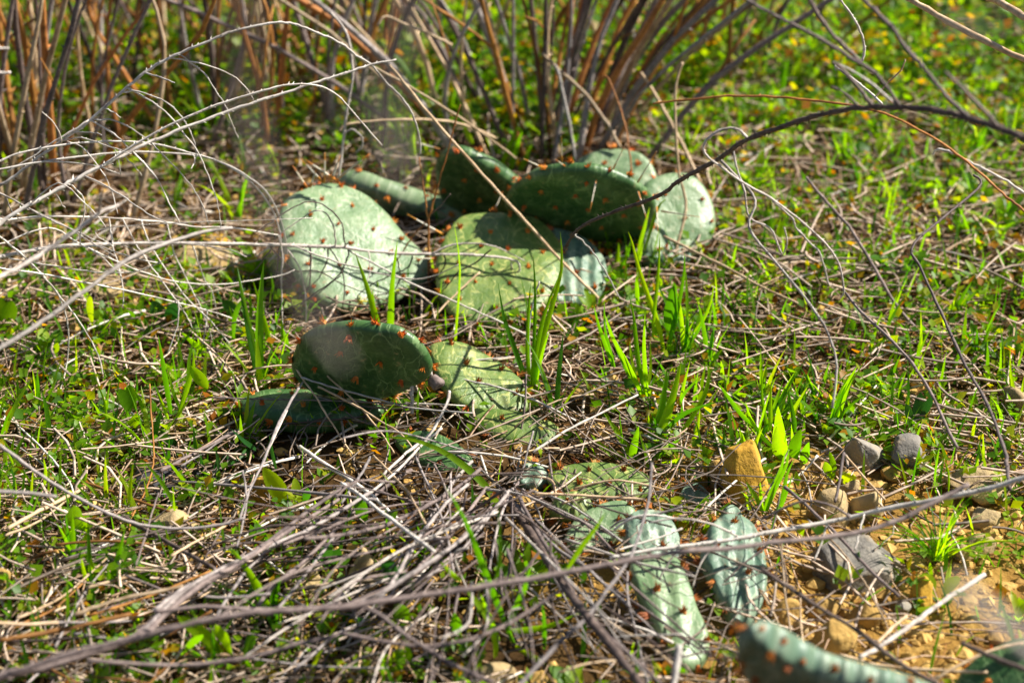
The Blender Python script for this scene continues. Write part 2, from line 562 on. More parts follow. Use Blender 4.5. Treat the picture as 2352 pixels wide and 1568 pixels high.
def pad(parent, outline, anchor, n, T=0.014, mat='cgreen', old=False, space=0.030, bend=0.0, rim=True, label=None, wr=0.0, asz=1.0, face=1.0):
    """a fleshy pad: its outline laid on the plane through anchor (photo x, y, height) with normal n, then swollen"""
    px = tr(outline)
    n = Vector(n).normalized()
    A = at_z(*anchor)
    P3 = []
    for (x, y) in px:
        d = ray(x, y)
        P3.append(CAM + d * ((A - CAM).dot(n) / d.dot(n)))
    c = sum(P3, Vector()) / len(P3)
    u = (Vector((1, 0, 0)) - n * n.x).normalized()
    v = n.cross(u)
    loop = catmull(P3, 5, True)
    L2 = [((p - c).dot(u), (p - c).dot(v)) for p in loop]
    ext = max(math.hypot(*p) for p in L2)
    m = len(L2)
    seed = random.uniform(0, 50)
    rr = [0.22, 0.42, 0.58, 0.72, 0.82, 0.89, 0.935, 0.965, 0.986, 0.997, 1.0]
    def surf(a, b, r, s):
        """front (s=1) or back (s=-1) surface point for plane coords"""
        h = T / 2 * max(0.0, 1 - r ** 12) ** 0.5 * (1 - .12 * r * r)
        q = 0.0016 * noise.noise((a * 45 + seed, b * 45, seed)) + 0.0035 * noise.noise((a * 16, b * 16 + seed, 2.0))
        if wr:
            q += wr * math.sin(a / ext * 17 + 3.0 * noise.noise((a * 20, b * 9, seed))) * (1 - r ** 4)
        z = s * h * (1 + 0.15 * noise.noise((a * 30, b * 30, seed))) + q * (1 - 0.3 * r) + bend * ((b / ext) ** 2 - 0.25) * ext
        return c + u * a + v * b + n * z
    V, UV, F = [], [], []
    for s in (1, -1):
        V.append(surf(0, 0, 0, s)); UV.append((0, 0))
        for r in rr[:-1]:
            for (a, b) in L2:
                V.append(surf(a * r, b * r, r, s)); UV.append((a * r * 16, b * r * 16))
    rim0 = len(V)
    for (a, b) in L2:
        V.append(surf(a, b, 1.0, 1)); UV.append((a * 16, b * 16))
    k = len(rr) - 1
    for si, s in enumerate((1, -1)):
        o = si * (1 + k * m)
        def q(f):
            F.append(f if s == 1 else tuple(reversed(f)))
        for i in range(m):
            j = (i + 1) % m
            q((o, o + 1 + i, o + 1 + j))
            for ring in range(k - 1):
                a = o + 1 + ring * m
                q((a + i, a + m + i, a + m + j, a + j))
            a = o + 1 + (k - 1) * m
            q((a + i, rim0 + i, rim0 + j, a + j))
    area = sum(L2[i][0] * L2[(i + 1) % m][1] - L2[(i + 1) % m][0] * L2[i][1] for i in range(m))
    if area < 0:
        F = [tuple(reversed(f)) for f in F]
    o = mesh_obj('pad', V, F, mat, parent, uv=UV)
    if label:
        o['label'] = label
    PADS.append((px, c, n, u, v, L2, ext))
    base = root_loc(parent)
    pool = AREOLE_OLD if old else AREOLE
    def put(pos, nn, sc):
        e = bpy.data.objects.new('areole', random.choice(pool))
        e.parent = o
        e.location = pos - base
        e.rotation_mode = 'QUATERNION'
        e.rotation_quaternion = orient(nn) @ Matrix.Rotation(random.uniform(0, 6.28), 3, 'Z').to_quaternion()
        e.scale = (sc, sc, sc * random.uniform(.8, 1.2))
        col.objects.link(e)
        return e
    # areoles in diagonal rows on the face that can be seen, then along the rim
    sgn = 1 if n.dot(CAM - c) > 0 else -1
    row = 0
    b = -ext
    while b < ext:
        a = -ext + (row % 2) * space * .5
        while a < ext:
            aa, bb = a + random.uniform(-.15, .15) * space, b + random.uniform(-.15, .15) * space
            if inside(aa / .93, bb / .93, L2) and random.random() < face:
                ang = math.atan2(bb, aa)
                lim = max(math.hypot(*p) for p in L2 if abs(math.remainder(math.atan2(p[1], p[0]) - ang, 2 * math.pi)) < .25)
                pos = surf(aa, bb, min(.97, math.hypot(aa, bb) / lim), sgn)
                put(pos, (n * sgn + (u * aa + v * bb) * 3).normalized(), asz * random.uniform(1.0, 1.5))
            a += space
        b += space * .8
        row += 1
    RIM = []
    if rim:
        acc = 0.0
        for i in range(m):
            p, q2 = Vector(L2[i]), Vector(L2[(i + 1) % m])
            acc += (q2 - p).length
            if acc > space * .6:
                acc = random.uniform(-.25, .15) * space
                out = (u * p.x + v * p.y).normalized()
                pos = c + u * p.x * .985 + v * p.y * .985 + n * (bend * ((p.y / ext) ** 2 - .25) * ext + random.uniform(-.3, .3) * T)
                e = put(pos, out, asz * random.uniform(1.2, 1.8))
                RIM.append((pos, out))
    o['_'] = 0
    del o['_']
    return o, RIM, c, n

def spine(padobj, s, Y, r=0.0011, Y1=None):
    """long spine read off the photo, base first"""
    (x0, y0), (x1, y1) = tr(s)
    a, b = at_y(x0, y0, Y), at_y(x1, y1, Y if Y1 is None else Y1)
    V, F = [], []
    pts = [a.lerp(b, t) for t in (0, .25, .5, .75, 1)]
    V, F = tube(pts, r * 1.15, r * .3, 5)
    fm = [1 if i < 4 or 14 < i < 20 else 0 for i in range(len(F))]
    mesh_obj('spine', V, F, None, padobj, mats=['spine', 'spine_tip'], fmat=fm)
def spine3(padobj, pos, d, L, r=0.0006):
    V, F = tube([pos + d * L * t for t in (0, .25, .5, .75, 1)], r * 1.5, r * .2, 5)
    fm = [1 if i < 5 or 14 < i < 20 else 0 for i in range(len(F))]
    mesh_obj('spine', V, F, None, padobj, mats=['spine', 'spine_tip'], fmat=fm)

def cactus(label, px, py):
    return thing('prickly_pear_cactus', label, 'cactus', ground(px, py), 'prickly pears growing through the dry grass')

# plant behind: the pale sunlit pad and the one seen edge-on behind it
ca = cactus('prickly pear with one broad pale sunlit pad under a dry grey branch', 900, 720)
p1, R1, c1, n1 = pad(ca, '700,434 742,420 790,424 840,447 885,487 925,535 962,575 985,612 980,648 950,672 905,694 850,712 800,717 750,700 705,668 668,620 645,560 640,505 654,462',
          (830, 716, 0.004), (0.32, -0.44, 0.84), 0.015, 'cpale', bend=-0.05, label='pale sunlit pad with rust dots')
pb, Rb, cb, nb = pad(ca, '785,402 830,404 880,420 940,445 1000,466 1048,486 1064,500 1050,515 1005,530 960,545 900,560 850,540 800,500 772,440',
          (960, 545, -0.046), (-0.30, -0.80, -0.48), 0.026, 'cpale', label='pad seen edge-on with a sunlit rim', space=.032)
for s in ('705,432 672,380', '712,430 728,386', '745,420 746,350', '742,420 690,364', '760,418 782,356', '772,414 700,366', '660,470 600,482', '640,505 606,520',
          '642,555 570,600', '644,575 608,610', '640,640 585,690', '775,410 850,352'):
    spine(p1, s, (c1.y + .03) if float(s.split()[0].split(',')[1]) < 460 else c1.y)
for s in ('820,402 852,350', '1170,520 1172,520'):
    pass
spine(pb, '818,404 850,352', cb.y); spine(p1, '1020,540 935,492', c1.y + .02)
# two standing pads in shade and the broad one they rise from
cb_ = cactus('prickly pear with a big dark standing pad casting shade on a broad one', 1290, 700)
p3, R3, c3, n3 = pad(cb_, '1060,500 1110,491 1170,492 1230,503 1266,532 1290,572 1293,620 1282,665 1255,705 1220,735 1150,750 1090,745 1040,722 1010,682 1000,630 1006,580 1030,530',
          (1150, 745, 0.006), (0.16, -0.28, 0.95), 0.016, 'colive', label='broad olive pad half in shade', bend=-.03)
p3b, _, _, _ = pad(cb_, '1262,528 1310,536 1355,560 1388,600 1394,645 1376,682 1335,702 1290,700 1255,680 1240,610 1245,560',
          (1320, 700, 0.003), (0.10, -0.26, 0.96), 0.013, 'cteal', label='dull pad lying under the shaded one')
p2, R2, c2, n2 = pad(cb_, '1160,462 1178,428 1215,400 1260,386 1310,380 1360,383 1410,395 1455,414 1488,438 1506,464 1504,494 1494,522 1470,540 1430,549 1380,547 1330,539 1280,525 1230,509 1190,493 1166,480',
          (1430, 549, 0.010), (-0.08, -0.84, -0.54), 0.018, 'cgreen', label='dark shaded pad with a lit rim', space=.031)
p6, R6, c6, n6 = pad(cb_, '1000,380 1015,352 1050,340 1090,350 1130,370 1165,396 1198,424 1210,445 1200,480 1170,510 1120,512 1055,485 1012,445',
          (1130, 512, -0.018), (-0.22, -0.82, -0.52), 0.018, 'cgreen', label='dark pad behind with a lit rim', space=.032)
for s in ('S 1255,340 1200,610', 'S 1725,610 2010,655', 'S 1550,400 1690,170', 'S 1370,300 1450,140', 'S 995,245 990,60', 'S 850,290 710,225', 'S 1015,280 945,230',
          'S 1555,470 1620,680', 'S 1690,580 1700,760'):
    spine(p2, s, c2.y - .03, .0008, c2.y - .06)
spine(p6, '955,328 1010,342', c6.y); spine(p6, 'S 560,345 430,355', c6.y - .02); spine(p3, 'S 385,1065 200,1230', c3.y - .02)
# the right-hand plant of the back row
cc = cactus('prickly pear of striped pale pads behind the big dark pad', 1560, 600)
p7, R7, c7, n7 = pad(cc, '1478,425 1520,402 1570,399 1602,416 1627,452 1641,500 1636,545 1610,580 1560,598 1510,602 1482,588 1470,540 1472,480',
          (1560, 598, 0.002), (0.25, -0.62, 0.74), 0.014, 'cpale')
p8, R8, c8, n8 = pad(cc, '1325,378 1350,354 1390,344 1430,346 1470,357 1498,384 1510,430 1480,465 1420,470 1350,440',
          (1440, 470, 0.012), (0.1, -0.62, 0.78), 0.014, 'cpale', asz=1.3)
p9, _, _, _ = pad(cc, '1470,596 1486,562 1520,548 1560,560 1586,588 1576,612 1520,616', (1520, 616, 0.0), (0.1, -0.4, 0.9), 0.013, 'cteal', wr=.002)
# front left plant
cd_ = cactus('prickly pear with a dark upright pad beside a veined sunlit one', 1080, 950)
p10, R10, c10, n10 = pad(cd_, '984,802 1020,788 1070,796 1120,820 1170,852 1205,890 1218,930 1205,956 1160,966 1100,956 1050,932 1015,896 993,850',
          (1160, 964, 0.004), (0.22, -0.30, 0.93), 0.014, 'colive', True, label='sunlit olive pad with pale veins', space=.026, asz=1.25)
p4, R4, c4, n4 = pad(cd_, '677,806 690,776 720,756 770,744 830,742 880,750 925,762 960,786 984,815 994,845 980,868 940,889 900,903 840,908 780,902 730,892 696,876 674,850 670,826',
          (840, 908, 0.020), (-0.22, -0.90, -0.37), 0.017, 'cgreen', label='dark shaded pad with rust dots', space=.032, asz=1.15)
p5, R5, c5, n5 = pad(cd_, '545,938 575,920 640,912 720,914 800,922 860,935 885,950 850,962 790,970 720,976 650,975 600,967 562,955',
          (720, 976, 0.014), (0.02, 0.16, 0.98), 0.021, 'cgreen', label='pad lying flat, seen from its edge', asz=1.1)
p11, _, _, _ = pad(cd_, '1075,948 1150,948 1210,958 1262,976 1290,1000 1274,1022 1210,1032 1140,1018 1098,986', (1210, 1030, 0.0), (0.05, -0.22, 0.97), 0.013, 'colive', True)
p5b, _, _, _ = pad(cd_, '905,1006 980,996 1050,1024 1088,1062 1064,1092 1000,1090 935,1056', (1000, 1090, 0.0), (-.1, -0.2, 0.97), 0.013, 'cgreen', True)
# low old plant among the twigs
ce = cactus('low half-buried prickly pear of small olive pads in straw', 1400, 1180)
O = dict(old=True, space=.022)
pad(ce, '1176,1100 1195,1076 1228,1068 1256,1085 1264,1108 1240,1124 1200,1122', (1220, 1122, .002), (0, -.25, .97), .013, 'cteal', **O)
pad(ce, '1258,1094 1300,1074 1370,1067 1440,1075 1482,1090 1502,1112 1490,1136 1440,1152 1370,1152 1310,1142 1272,1122', (1370, 1152, .004), (.05, -.2, .98), .013, 'colive', **O, asz=1.2)
pad(ce, '1262,1166 1280,1142 1320,1132 1352,1150 1360,1180 1338,1202 1295,1205 1268,1190', (1310, 1205, .006), (.15, -.6, .78), .020, 'colive', **O, wr=.002)
pad(ce, '1296,1236 1320,1196 1370,1166 1430,1156 1460,1180 1440,1220 1400,1250 1345,1272 1305,1262', (1370, 1270, .002), (.05, -.3, .95), .014, 'cpale', **O)
pad(ce, '1560,1140 1575,1118 1600,1113 1625,1132 1640,1156 1622,1168 1585,1162', (1600, 1166, .0), (.1, -.3, .95), .012, 'cteal', **O)
# two shrivelled glaucous pads
cf = cactus('wrinkled blue-grey prickly pear pads laced with twig shadows', 1580, 1480)
O = dict(old=True, space=.026, asz=1.15)
pad(cf, '1430,1218 1442,1188 1480,1174 1522,1182 1552,1215 1564,1262 1552,1302 1500,1314 1452,1292 1433,1252', (1500, 1312, .012), (.10, -.34, .93), .016, 'cteal', wr=.0015, **O)
pad(cf, '1446,1300 1490,1278 1552,1284 1582,1340 1602,1400 1624,1450 1630,1500 1602,1536 1556,1536 1522,1482 1486,1420 1456,1356', (1590, 1536, .006), (.10, -.30, .95), .016, 'cpale', wr=.0015, **O)
pad(cf, '1618,1236 1640,1198 1680,1182 1722,1202 1746,1250 1758,1310 1756,1370 1736,1422 1710,1448 1684,1440 1654,1390 1628,1332 1610,1284', (1700, 1446, .006), (.22, -.32, .92), .018, 'cteal', wr=.0015, **O)
pad(cf, '1652,1196 1660,1172 1680,1164 1700,1180 1704,1204 1680,1212', (1680, 1210, .010), (.1, -.4, .9), .012, 'cteal', **O)
# fallen pad and the corner pad
cg = cactus('fallen prickly pear pad on edge with a long bleached rim', 1850, 1600)
p15, R15, c15, n15 = pad(cg, '1692,1470 1712,1452 1745,1452 1830,1497 1900,1524 2000,1550 2110,1582 2170,1625 2100,1690 1960,1705 1800,1650 1722,1560', (1960, 1700, .0), (-.20, -.74, -.64), .020, 'cteal', True, space=.028)
spine(p15, 'Z 560,1365 180,1385', c15.y - .02); spine(p15, 'Z 825,1440 690,1567', c15.y - .02); spine(p15, 'Z 825,1435 600,1425', c15.y - .02)
ch = cactus('prickly pear pad beside the end of the fallen bleached one', 2330, 1640)
pad(ch, '2190,1580 2222,1530 2275,1492 2350,1462 2430,1470 2470,1540 2440,1640 2350,1690 2250,1670 2200,1630', (2330, 1690, .004), (-.30, -.62, .72), .015, 'cgreen', space=.028)
for (po, RR, cnt) in ((p7, R7, 4), (p8, R8, 5), (p4, R4, 3), (p3, R3, 3)):
    for (pos, out) in random.sample(RR, min(cnt, len(RR))):
        if out.z > -.1:
            spine3(po, pos, (out + Vector((random.uniform(-.4, .4), random.uniform(-.6, .1), random.uniform(0, .4)))).normalized(), random.uniform(.016, .028))

# ------------------------------------------------------------------ stones
def stone(x0, y0, x1, y1, mat, label, flat=0.62, sub=3, sink=0.25, ang=0.45, name='stone', clip=.5, cut=()):
    """a stone whose bottom edge sits on the ground where the photo shows it"""
    cx = (x0 + x1) / 2
    g = ground(cx, y1 - (y1 - y0) * .15)
    k = depth(g) / FPX
    w = (x1 - x0) * k / 2
    tall = (y1 - y0) * k
    dy = w * .85
    hz = max(.36 * w, math.sqrt(max(0, (tall * .58) ** 2 - (dy * SP) ** 2)) / CP) * flat / .75
    zc = hgt(g.x, g.y) + hz * (1 - 2 * sink)
    c = at_z(cx, (y0 + y1) / 2, zc)
    g = Vector((c.x, c.y, hgt(c.x, c.y)))
    sub = max(sub, 3) if w < .012 else 4
    bm_v, bm_f = ICO[sub]
    sd = random.uniform(0, 99)
    planes = [(Vector((random.gauss(0, 1), random.gauss(0, 1), random.gauss(0, .8))).normalized(), random.uniform(clip, .86)) for _ in range(11)]
    planes += [(Vector(c_[:3]).normalized(), c_[3]) for c_ in cut]
    rot = Matrix.Rotation(random.uniform(-ang, ang), 3, 'Z')
    V = []
    for v in bm_v:
        p = Vector(v)
        for (pn, pd) in planes:
            e = p.dot(pn) - pd
            if e > 0:
                p = p - pn * e * .97
        p *= 1 + .09 * noise.noise(p * 1.6 + Vector((sd, 0, 0))) + .045 * noise.noise(p * 4 + Vector((0, sd, 0))) + .022 * noise.noise(p * 11 + Vector((0, sd, 3)))
        p = rot @ p
        V.append(c + Vector((p.x * w * 1.3, p.y * dy * 1.25, p.z * hz * 1.25)))
    t = prop(mesh_obj(name, [v - g for v in V], bm_f, mat), label, 'stone')
    t.location = g
    return t
def ico(sub):
    import bmesh
    bm = bmesh.new()
    bmesh.ops.create_icosphere(bm, subdivisions=sub, radius=1)
    v = [tuple(q.co) for q in bm.verts]
    f = [tuple(q.index for q in fc.verts) for fc in bm.faces]
    bm.free()
    return v, f
ICO = {k: ico(k) for k in (1, 2, 3, 4)}
stone(1875, 1240, 2055, 1368, 'stone_grey', 'large rounded grey stone with a stick lying across it', .58, 4, ang=.05, clip=.74, cut=((-.1, -.28, 1, .52), (-1, -.25, .15, .66), (.1, -1, .2, .70), (.8, -.1, .6, .66)))
stone(1650, 1036, 1760, 1172, 'stone_ochre', 'bright ochre yellow flat stone propped beside the grass', .85, 4, ang=.05, cut=((.25, -.75, .65, .50), (-.8, -.4, .5, .62), (.8, 0, .5, .66), (-.2, .1, 1, .70)))
stone(1618, 1060, 1665, 1130, 'stone_clod', 'brown clod shaded by the ochre stone', .7)
stone(1862, 1133, 1958, 1213, 'stone_tan', 'tan stone touching a smaller one under the long pale branch', .7)
stone(1956, 1133, 2022, 1203, 'stone_tan', 'smaller tan stone pressed against a larger tan stone', .8)
stone(1948, 1010, 2028, 1085, 'stone_grey', 'grey-brown stone above the tan pair, next to a sprouting leaf', .8)
stone(2035, 1012, 2138, 1088, 'stone_grey', 'shaded grey stone behind thin grass blades', .75)
stone(2178, 1076, 2312, 1155, 'stone_tan', 'wide flat tan stone crossed by the long pale branch', .6)
stone(2088, 1333, 2142, 1402, 'stone_ochre', 'egg-shaped yellow stone in the bare soil', .85)
stone(1775, 1373, 1836, 1443, 'stone_clod', 'ochre clod beside the wrinkled cactus pad', .8)
stone(1865, 1423, 1956, 1503, 'stone_clod', 'lumpy ochre clod above the fallen cactus pad', .8, 4)
stone(1950, 1393, 2018, 1446, 'stone_clod', 'ochre clod below the large grey stone', .8)
stone(1931, 1106, 1976, 1143, 'stone_tan', 'small tan stone on top of the tan pair', .8)
stone(2055, 1383, 2090, 1413, 'stone_grey', 'small grey pebble near the egg-shaped yellow stone', .8)
stone(1855, 1378, 1926, 1424, 'stone_clod', 'crumbly clod in front of the large grey stone', .7)
stone(1823, 1425, 1856, 1458, 'stone_tan', 'pale small stone between two ochre clods', .8)
stone(1818, 1470, 1854, 1497, 'stone_clod', 'small clod against the bleached pad rim', .8)
stone(2218, 1233, 2286, 1282, 'stone_tan', 'rough tan stone behind the fine grass tuft', .75)
stone(2196, 1254, 2240, 1288, 'stone_tan', 'small tan stone at the foot of the fine grass tuft', .8)
stone(2295, 898, 2366, 962, 'stone_tan', 'smooth pinkish tan stone half sunk in meadow grass', .8)
stone(343, 1186, 438, 1246, 'stone_tan', 'rounded beige stone crossed by a thin arching twig', .85, 4, ang=.15)
stone(585, 1092, 645, 1158, 'stone_ochre', 'ochre stone behind the broad green leaf', .85)
stone(305, 1068, 430, 1120, 'slate', 'dark slate slab in the shade of the cactus', .5)
stone(420, 1078, 456, 1104, 'slate', 'small blue-grey slate chip in the shade', .6)
stone(512, 1094, 552, 1120, 'slate', 'slate chip beside the ochre stone', .6)
stone(362, 1124, 416, 1150, 'slate', 'dark pebble just below the slate slab', .7)
stone(653, 1312, 748, 1364, 'stone_tan', 'tan stone netted by twig shadows', .8)
stone(800, 1272, 872, 1358, 'stone_tan', 'tall pale stone among the grey twigs', .9)
stone(-30, 1318, 36, 1382, 'stone_clod', 'peach coloured stone beside a leaning dry straw', .8)
stone(190, 636, 302, 678, 'stone_tan', 'flat pale stone under the fan of dry twigs', .7)
stone(408, 566, 528, 624, 'stone_tan', 'big pale stone behind the drooping twigs', .7)
stone(446, 662, 486, 698, 'stone_tan', 'small pale stone at the edge of the cactus shade', .8)
stone(292, 662, 322, 692, 'stone_tan', 'small pale stone next to the flat pale one', .8)
stone(-25, 636, 22, 678, 'stone_tan', 'pale stone beyond the blurred grey twig', .8)
stone(440, 536, 520, 572, 'stone_ochre', 'mustard yellow stone behind the dry grey branch', .7)
stone(2228, 1170, 2300, 1215, 'stone_tan', 'tan stone under the wide flat one', .7)
stone(2020, 1070, 2068, 1106, 'stone_clod', 'clod wedged between the two grey stones', .8)
stone(425, 1275, 470, 1312, 'stone_clod', 'ochre clod under the dark fallen stem', .8)
stone(1100, 1530, 1180, 1580, 'stone_tan', 'tan stone where the grey twigs end', .8)

# ------------------------------------------------------------------ dry branches and twigs
def lerp_list(vals, s):
    if len(vals) == 1:
        return vals[0]
    k = s * (len(vals) - 1)
    i = min(int(k), len(vals) - 2)
    return vals[i] + (vals[i + 1] - vals[i]) * (k - i)
def lift(px, Ys):
    """photo line -> 3-D line, its distance running through Ys; never below the ground"""
    d = [0.0]
    for a, b in zip(px, px[1:]):
        d.append(d[-1] + math.hypot(b[0] - a[0], b[1] - a[1]))
    out = []
    for (x, y), q in zip(px, d):
        p = at_y(x, y, lerp_list(Ys, q / d[-1]))
        if p.z < hgt(p.x, p.y) + .0015:
            p = ground(x, y) + Vector((0, 0, .0015))
        out.append(p)
    return out
def rad(rpx, p):
    return rpx * depth(p) / FPX
def stick(name, px, Ys, r0, r1, mat, parent, buds=0.0, wob=.45, sides=6, pre=(), post=(), per=5):
    P = list(pre) + lift(px, Ys) + list(post)
    line = catmull(P, per)
    k = len(pre)
    V, F = tube(line, rad(r0, P[k]), rad(r1, P[-1]), sides, buds, wob)
    return mesh_obj(name, V, F, mat, parent), P[k:k + len(px)]
BR = []
def branch(label, s, Ys, r0, r1, mat, twigs=(), buds=.006, root=None, name='dry_branch', cat='branch', group=None, tmat=None, tbuds=.004):
    px = tr(s)
    P0 = lift(px, Ys)
    pre, post = [], []
    if root == 'left':
        q = P0[0]
        a = Vector((q.x - .13, q.y + .02, 0)); a.z = hgt(a.x, a.y) - .004
        pre = [a, Vector((q.x - .07, q.y + .01, q.z * .62))]
    elif root == 'right':
        q = P0[0]
        a = Vector((q.x + .14, q.y - .02, 0)); a.z = hgt(a.x, a.y) - .004
        pre = [a, Vector((q.x + .08, q.y - .01, q.z * .66))]
    base = pre[0] if pre else Vector((P0[0].x, P0[0].y, P0[0].z))
    t = thing(name, label, cat, base, group)
    stick('stem', px, Ys, r0, r1, mat, t, buds, pre=pre, wob=.45 if r0 < 3 or r0 > 4.2 and r0 < 7 and mat == 'pale' else .25)
    for tw in twigs:
        add_twig(t, px, P0, tw, tmat or mat, tbuds)
    BR.append((t, px, P0))
    return t
def add_twig(t, px, P0, tw, mat, tbuds):
    ts, a, b = tw[0], tw[1], tw[2]
    dY = tw[3] if len(tw) > 3 else random.uniform(-.05, .03)
    m = tw[4] if len(tw) > 4 else mat
    tp = tr(ts)
    # start it on the stem
    best = None
    for i in range(len(px) - 1):
        for k in range(9):
            s = k / 8
            x = px[i][0] + (px[i + 1][0] - px[i][0]) * s
            y = px[i][1] + (px[i + 1][1] - px[i][1]) * s
            d = math.hypot(x - tp[0][0], y - tp[0][1])
            if best is None or d < best[0]:
                best = (d, P0[i].lerp(P0[i + 1], s), (x, y))
    if best[0] < 26:
        tp[0] = best[2]
    stick('twig', tp, [best[1].y, best[1].y + dY], a, b, m, t, tbuds, wob=.9 if a < 2.5 else .28, sides=5, per=4)

GL = 'dry branches arching in from the dead shrub'
branch('pale dry branch making the highest arch, its tip drooping past the cactus', 'D -40,470 0,427 37,403 100,353 187,293 267,223 333,167 400,128 483,93 550,67 633,52 683,58 733,77 784,101 817,127 851,147 884,187 924,227 951,273 964,320 965,354',
       [1.46, 1.50, 1.58], 4.6, 2.0, 'pale', [
       ('A 1230,380 1400,500 1500,650 1560,750 1600,860 1640,950', 1.9, 1.2), ('A 1180,430 1350,430 1550,490 1680,590 1750,700', 1.9, 1.2),
       ('A 880,610 1050,700 1200,840 1300,960 1380,1080 1450,1250 1500,1420 1520,1560', 2.1, 1.2), ('A 820,640 950,630 1150,710 1280,850 1340,980 1350,1080 1320,1160', 2.0, 1.1),
       ('A 620,820 800,830 1000,950 1100,1040 1250,1200 1370,1360 1440,1550', 2.1, 1.2), ('A 640,830 780,920 900,1030 1050,1180 1150,1360 1240,1540', 2.1, 1.2),
       ('A 700,760 780,770 830,810', 1.7, 1.0), ('A 430,940 560,1010 700,1180 770,1320 810,1470', 1.8, 1.0), ('A 430,1050 420,960 370,850 290,770', 1.8, 1.0),
       ('A 480,920 540,905 650,915 700,930', 1.7, 1.1), ('A 1010,500 1110,535 1200,570', 2.0, 1.6), ('A 620,800 430,940 250,1060 50,1180', 2.4, 1.8), ('A 420,960 560,950 760,1010 900,1060', 1.6, 1.0)],
       root='left', group=GL)
branch('straightest pale dry branch, rising to a bare tip above the cactus', 'D -40,540 0,514 67,470 133,434 200,398 283,357 367,317 450,283 533,253 633,220 733,187 784,171 850,150 910,137', [1.40, 1.47, 1.52], 6.0, 2.6, 'pale', [
       ('A 850,1070 930,1150 975,1210', 1.7, 1.1), ('A 930,1050 1080,1230 1160,1390 1240,1540', 1.9, 1.1), ('A 590,1210 750,1290 900,1390 1050,1490 1150,1530', 2.0, 1.2),
       ('A 380,1340 420,1400 450,1430', 1.6, 1.0), ('A 680,1130 1020,940 1300,800 1500,720 1750,640 1950,590 2100,580 2250,610 2349,680 B 0,680 130,830 280,1000', 3.4, 1.6, .05),
       ('A 210,1400 400,1260 580,1390 730,1567', 1.8, 1.1), ('A 470,1280 580,1390 L 550,110 700,130 900,200 1080,240', 1.8, 1.2), ('A 1560,750 1600,860 1640,950', 1.5, .9)],
       root='left', group=GL)
branch('dry twig curving down in front of the sunlit pad edge', 'D -30,378 0,370 50,350 167,330 267,325 350,330 433,350 500,370 567,410 617,467 640,522 648,580 645,640', [1.44, 1.50, 1.55], 3.0, 1.5, 'pale', [
       ('A 720,990 800,1050 830,1200', 1.6, 1.0), ('A 1330,1060 1340,1100 1315,1160', 1.6, 1.0)], root='left', group=GL)
branch('second dry twig curving down close beside its twin', 'D -30,396 0,389 100,371 233,354 333,349 450,357 517,377 567,404 617,447 650,522 660,590', [1.45, 1.51, 1.56], 3.0, 1.4, 'pale', [
       ('A 300,1110 600,1130 720,1160 830,1200', 1.7, 1.2)], root='left', group=GL)
branch('low grey branch crossing straight in front of the sunlit pad, hooked at its tip', 'D -40,600 0,590 67,576 133,566 233,561 333,558 433,558 567,560 667,563 784,568 855,577 922,582 988,584 1055,584 1105,587 1155,592 1187,601 1194,618 1186,630', [1.44, 1.50, 1.55, 1.58], 5.4, 2.6, 'grey', [
       ('D 988,580 1039,562 1089,559 1139,567 1205,599', 2.6, 1.4, .02), ('D 1174,598 1176,640 1179,672 1175,722', 2.2, 1.4, .03), ('D 1194,618 1190,660 1180,700', 2.0, 1.4, .03),
       ('M 510,600 490,680 430,800 330,890', 1.9, 1.1, .0, 'dark'), ('M 625,610 620,690 560,790 460,880 350,950 200,1000 0,1010', 2.2, 1.1, .0, 'dark'), ('M 510,600 580,720 610,850 600,970 560,1070', 1.9, 1.1, .0, 'dark'),
       ('M 770,630 785,740 760,840', 1.7, 1.0), ('M 950,640 985,720 980,830 920,900 820,915', 1.9, 1.1, .0, 'dark'), ('M 1080,650 1050,720 950,770 800,840 720,900 600,1010', 2.1, 1.1, .0, 'dark'),
       ('M 1290,650 1300,700 1270,760 1200,820 1050,870 900,900 750,860', 2.1, 1.1, .0, 'dark'), ('M 200,590 290,720 330,860 345,1000 340,1180', 2.0, 1.3), ('M 180,600 175,800 180,950 180,1180', 1.9, 1.1),
       ('M 360,600 380,680 350,820 330,900', 1.7, 1.0), ('M 560,570 540,480 500,380 430,330 300,400 130,520', 2.0, 1.2), ('M 620,590 590,430 500,320 400,275 300,290 150,380 0,480', 1.9, 1.3, -.04, 'dark'),
       ('M 250,620 500,670 750,740 1000,800 1200,790 1400,700', 2.2, 1.3), ('M 100,590 250,740 420,750 600,840 720,890', 1.8, 1.1, 0, 'dark'),
       ('L 1240,105 1530,140 1700,200', 1.6, 1.0), ('L 1870,110 1800,240 1700,360 1610,500', 1.7, 1.0, 0, 'dark'), ('L 1940,120 1880,470 1800,610 1690,750', 1.7, 1.0, 0, 'dark'),
       ('L 2120,130 2140,280 2130,400 2080,520 2000,630 1900,740 1750,830 1530,920', 2.0, 1.2, -.02, 'dark')], root='left', group=GL, buds=.005)
branch('thin dry twig sagging below the low grey branch', 'D -30,545 0,560 L 330,0 550,110 800,230 1000,310 1200,370 1500,390 1750,360 1930,330 2030,290', [1.42, 1.47, 1.52], 2.4, 1.3, 'pale', [
       ('L 740,190 780,130 740,0 A 2150,1500', 1.2, .8), ('L 600,130 700,200 850,310 1050,260 1190,190', 1.6, 1.0)], root='left', group=GL)
branch('long thin twig slanting down towards the shaded upright pad', 'D -30,612 L 0,280 300,320 600,380 900,440 1200,510 1500,590 1700,670 1850,780 1930,880', [1.40, 1.46, 1.50], 2.6, 1.3, 'pale', [
       ('L 1200,510 1230,520 1220,680 1150,870', 1.8, 1.2), ('L 1410,565 1420,650 1400,800', 1.6, 1.0), ('L 1130,725 1400,690 1650,650 1850,590 2050,530 2200,430 2349,330', 1.7, 1.3, -.01, 'dark')], root='left', group=GL)
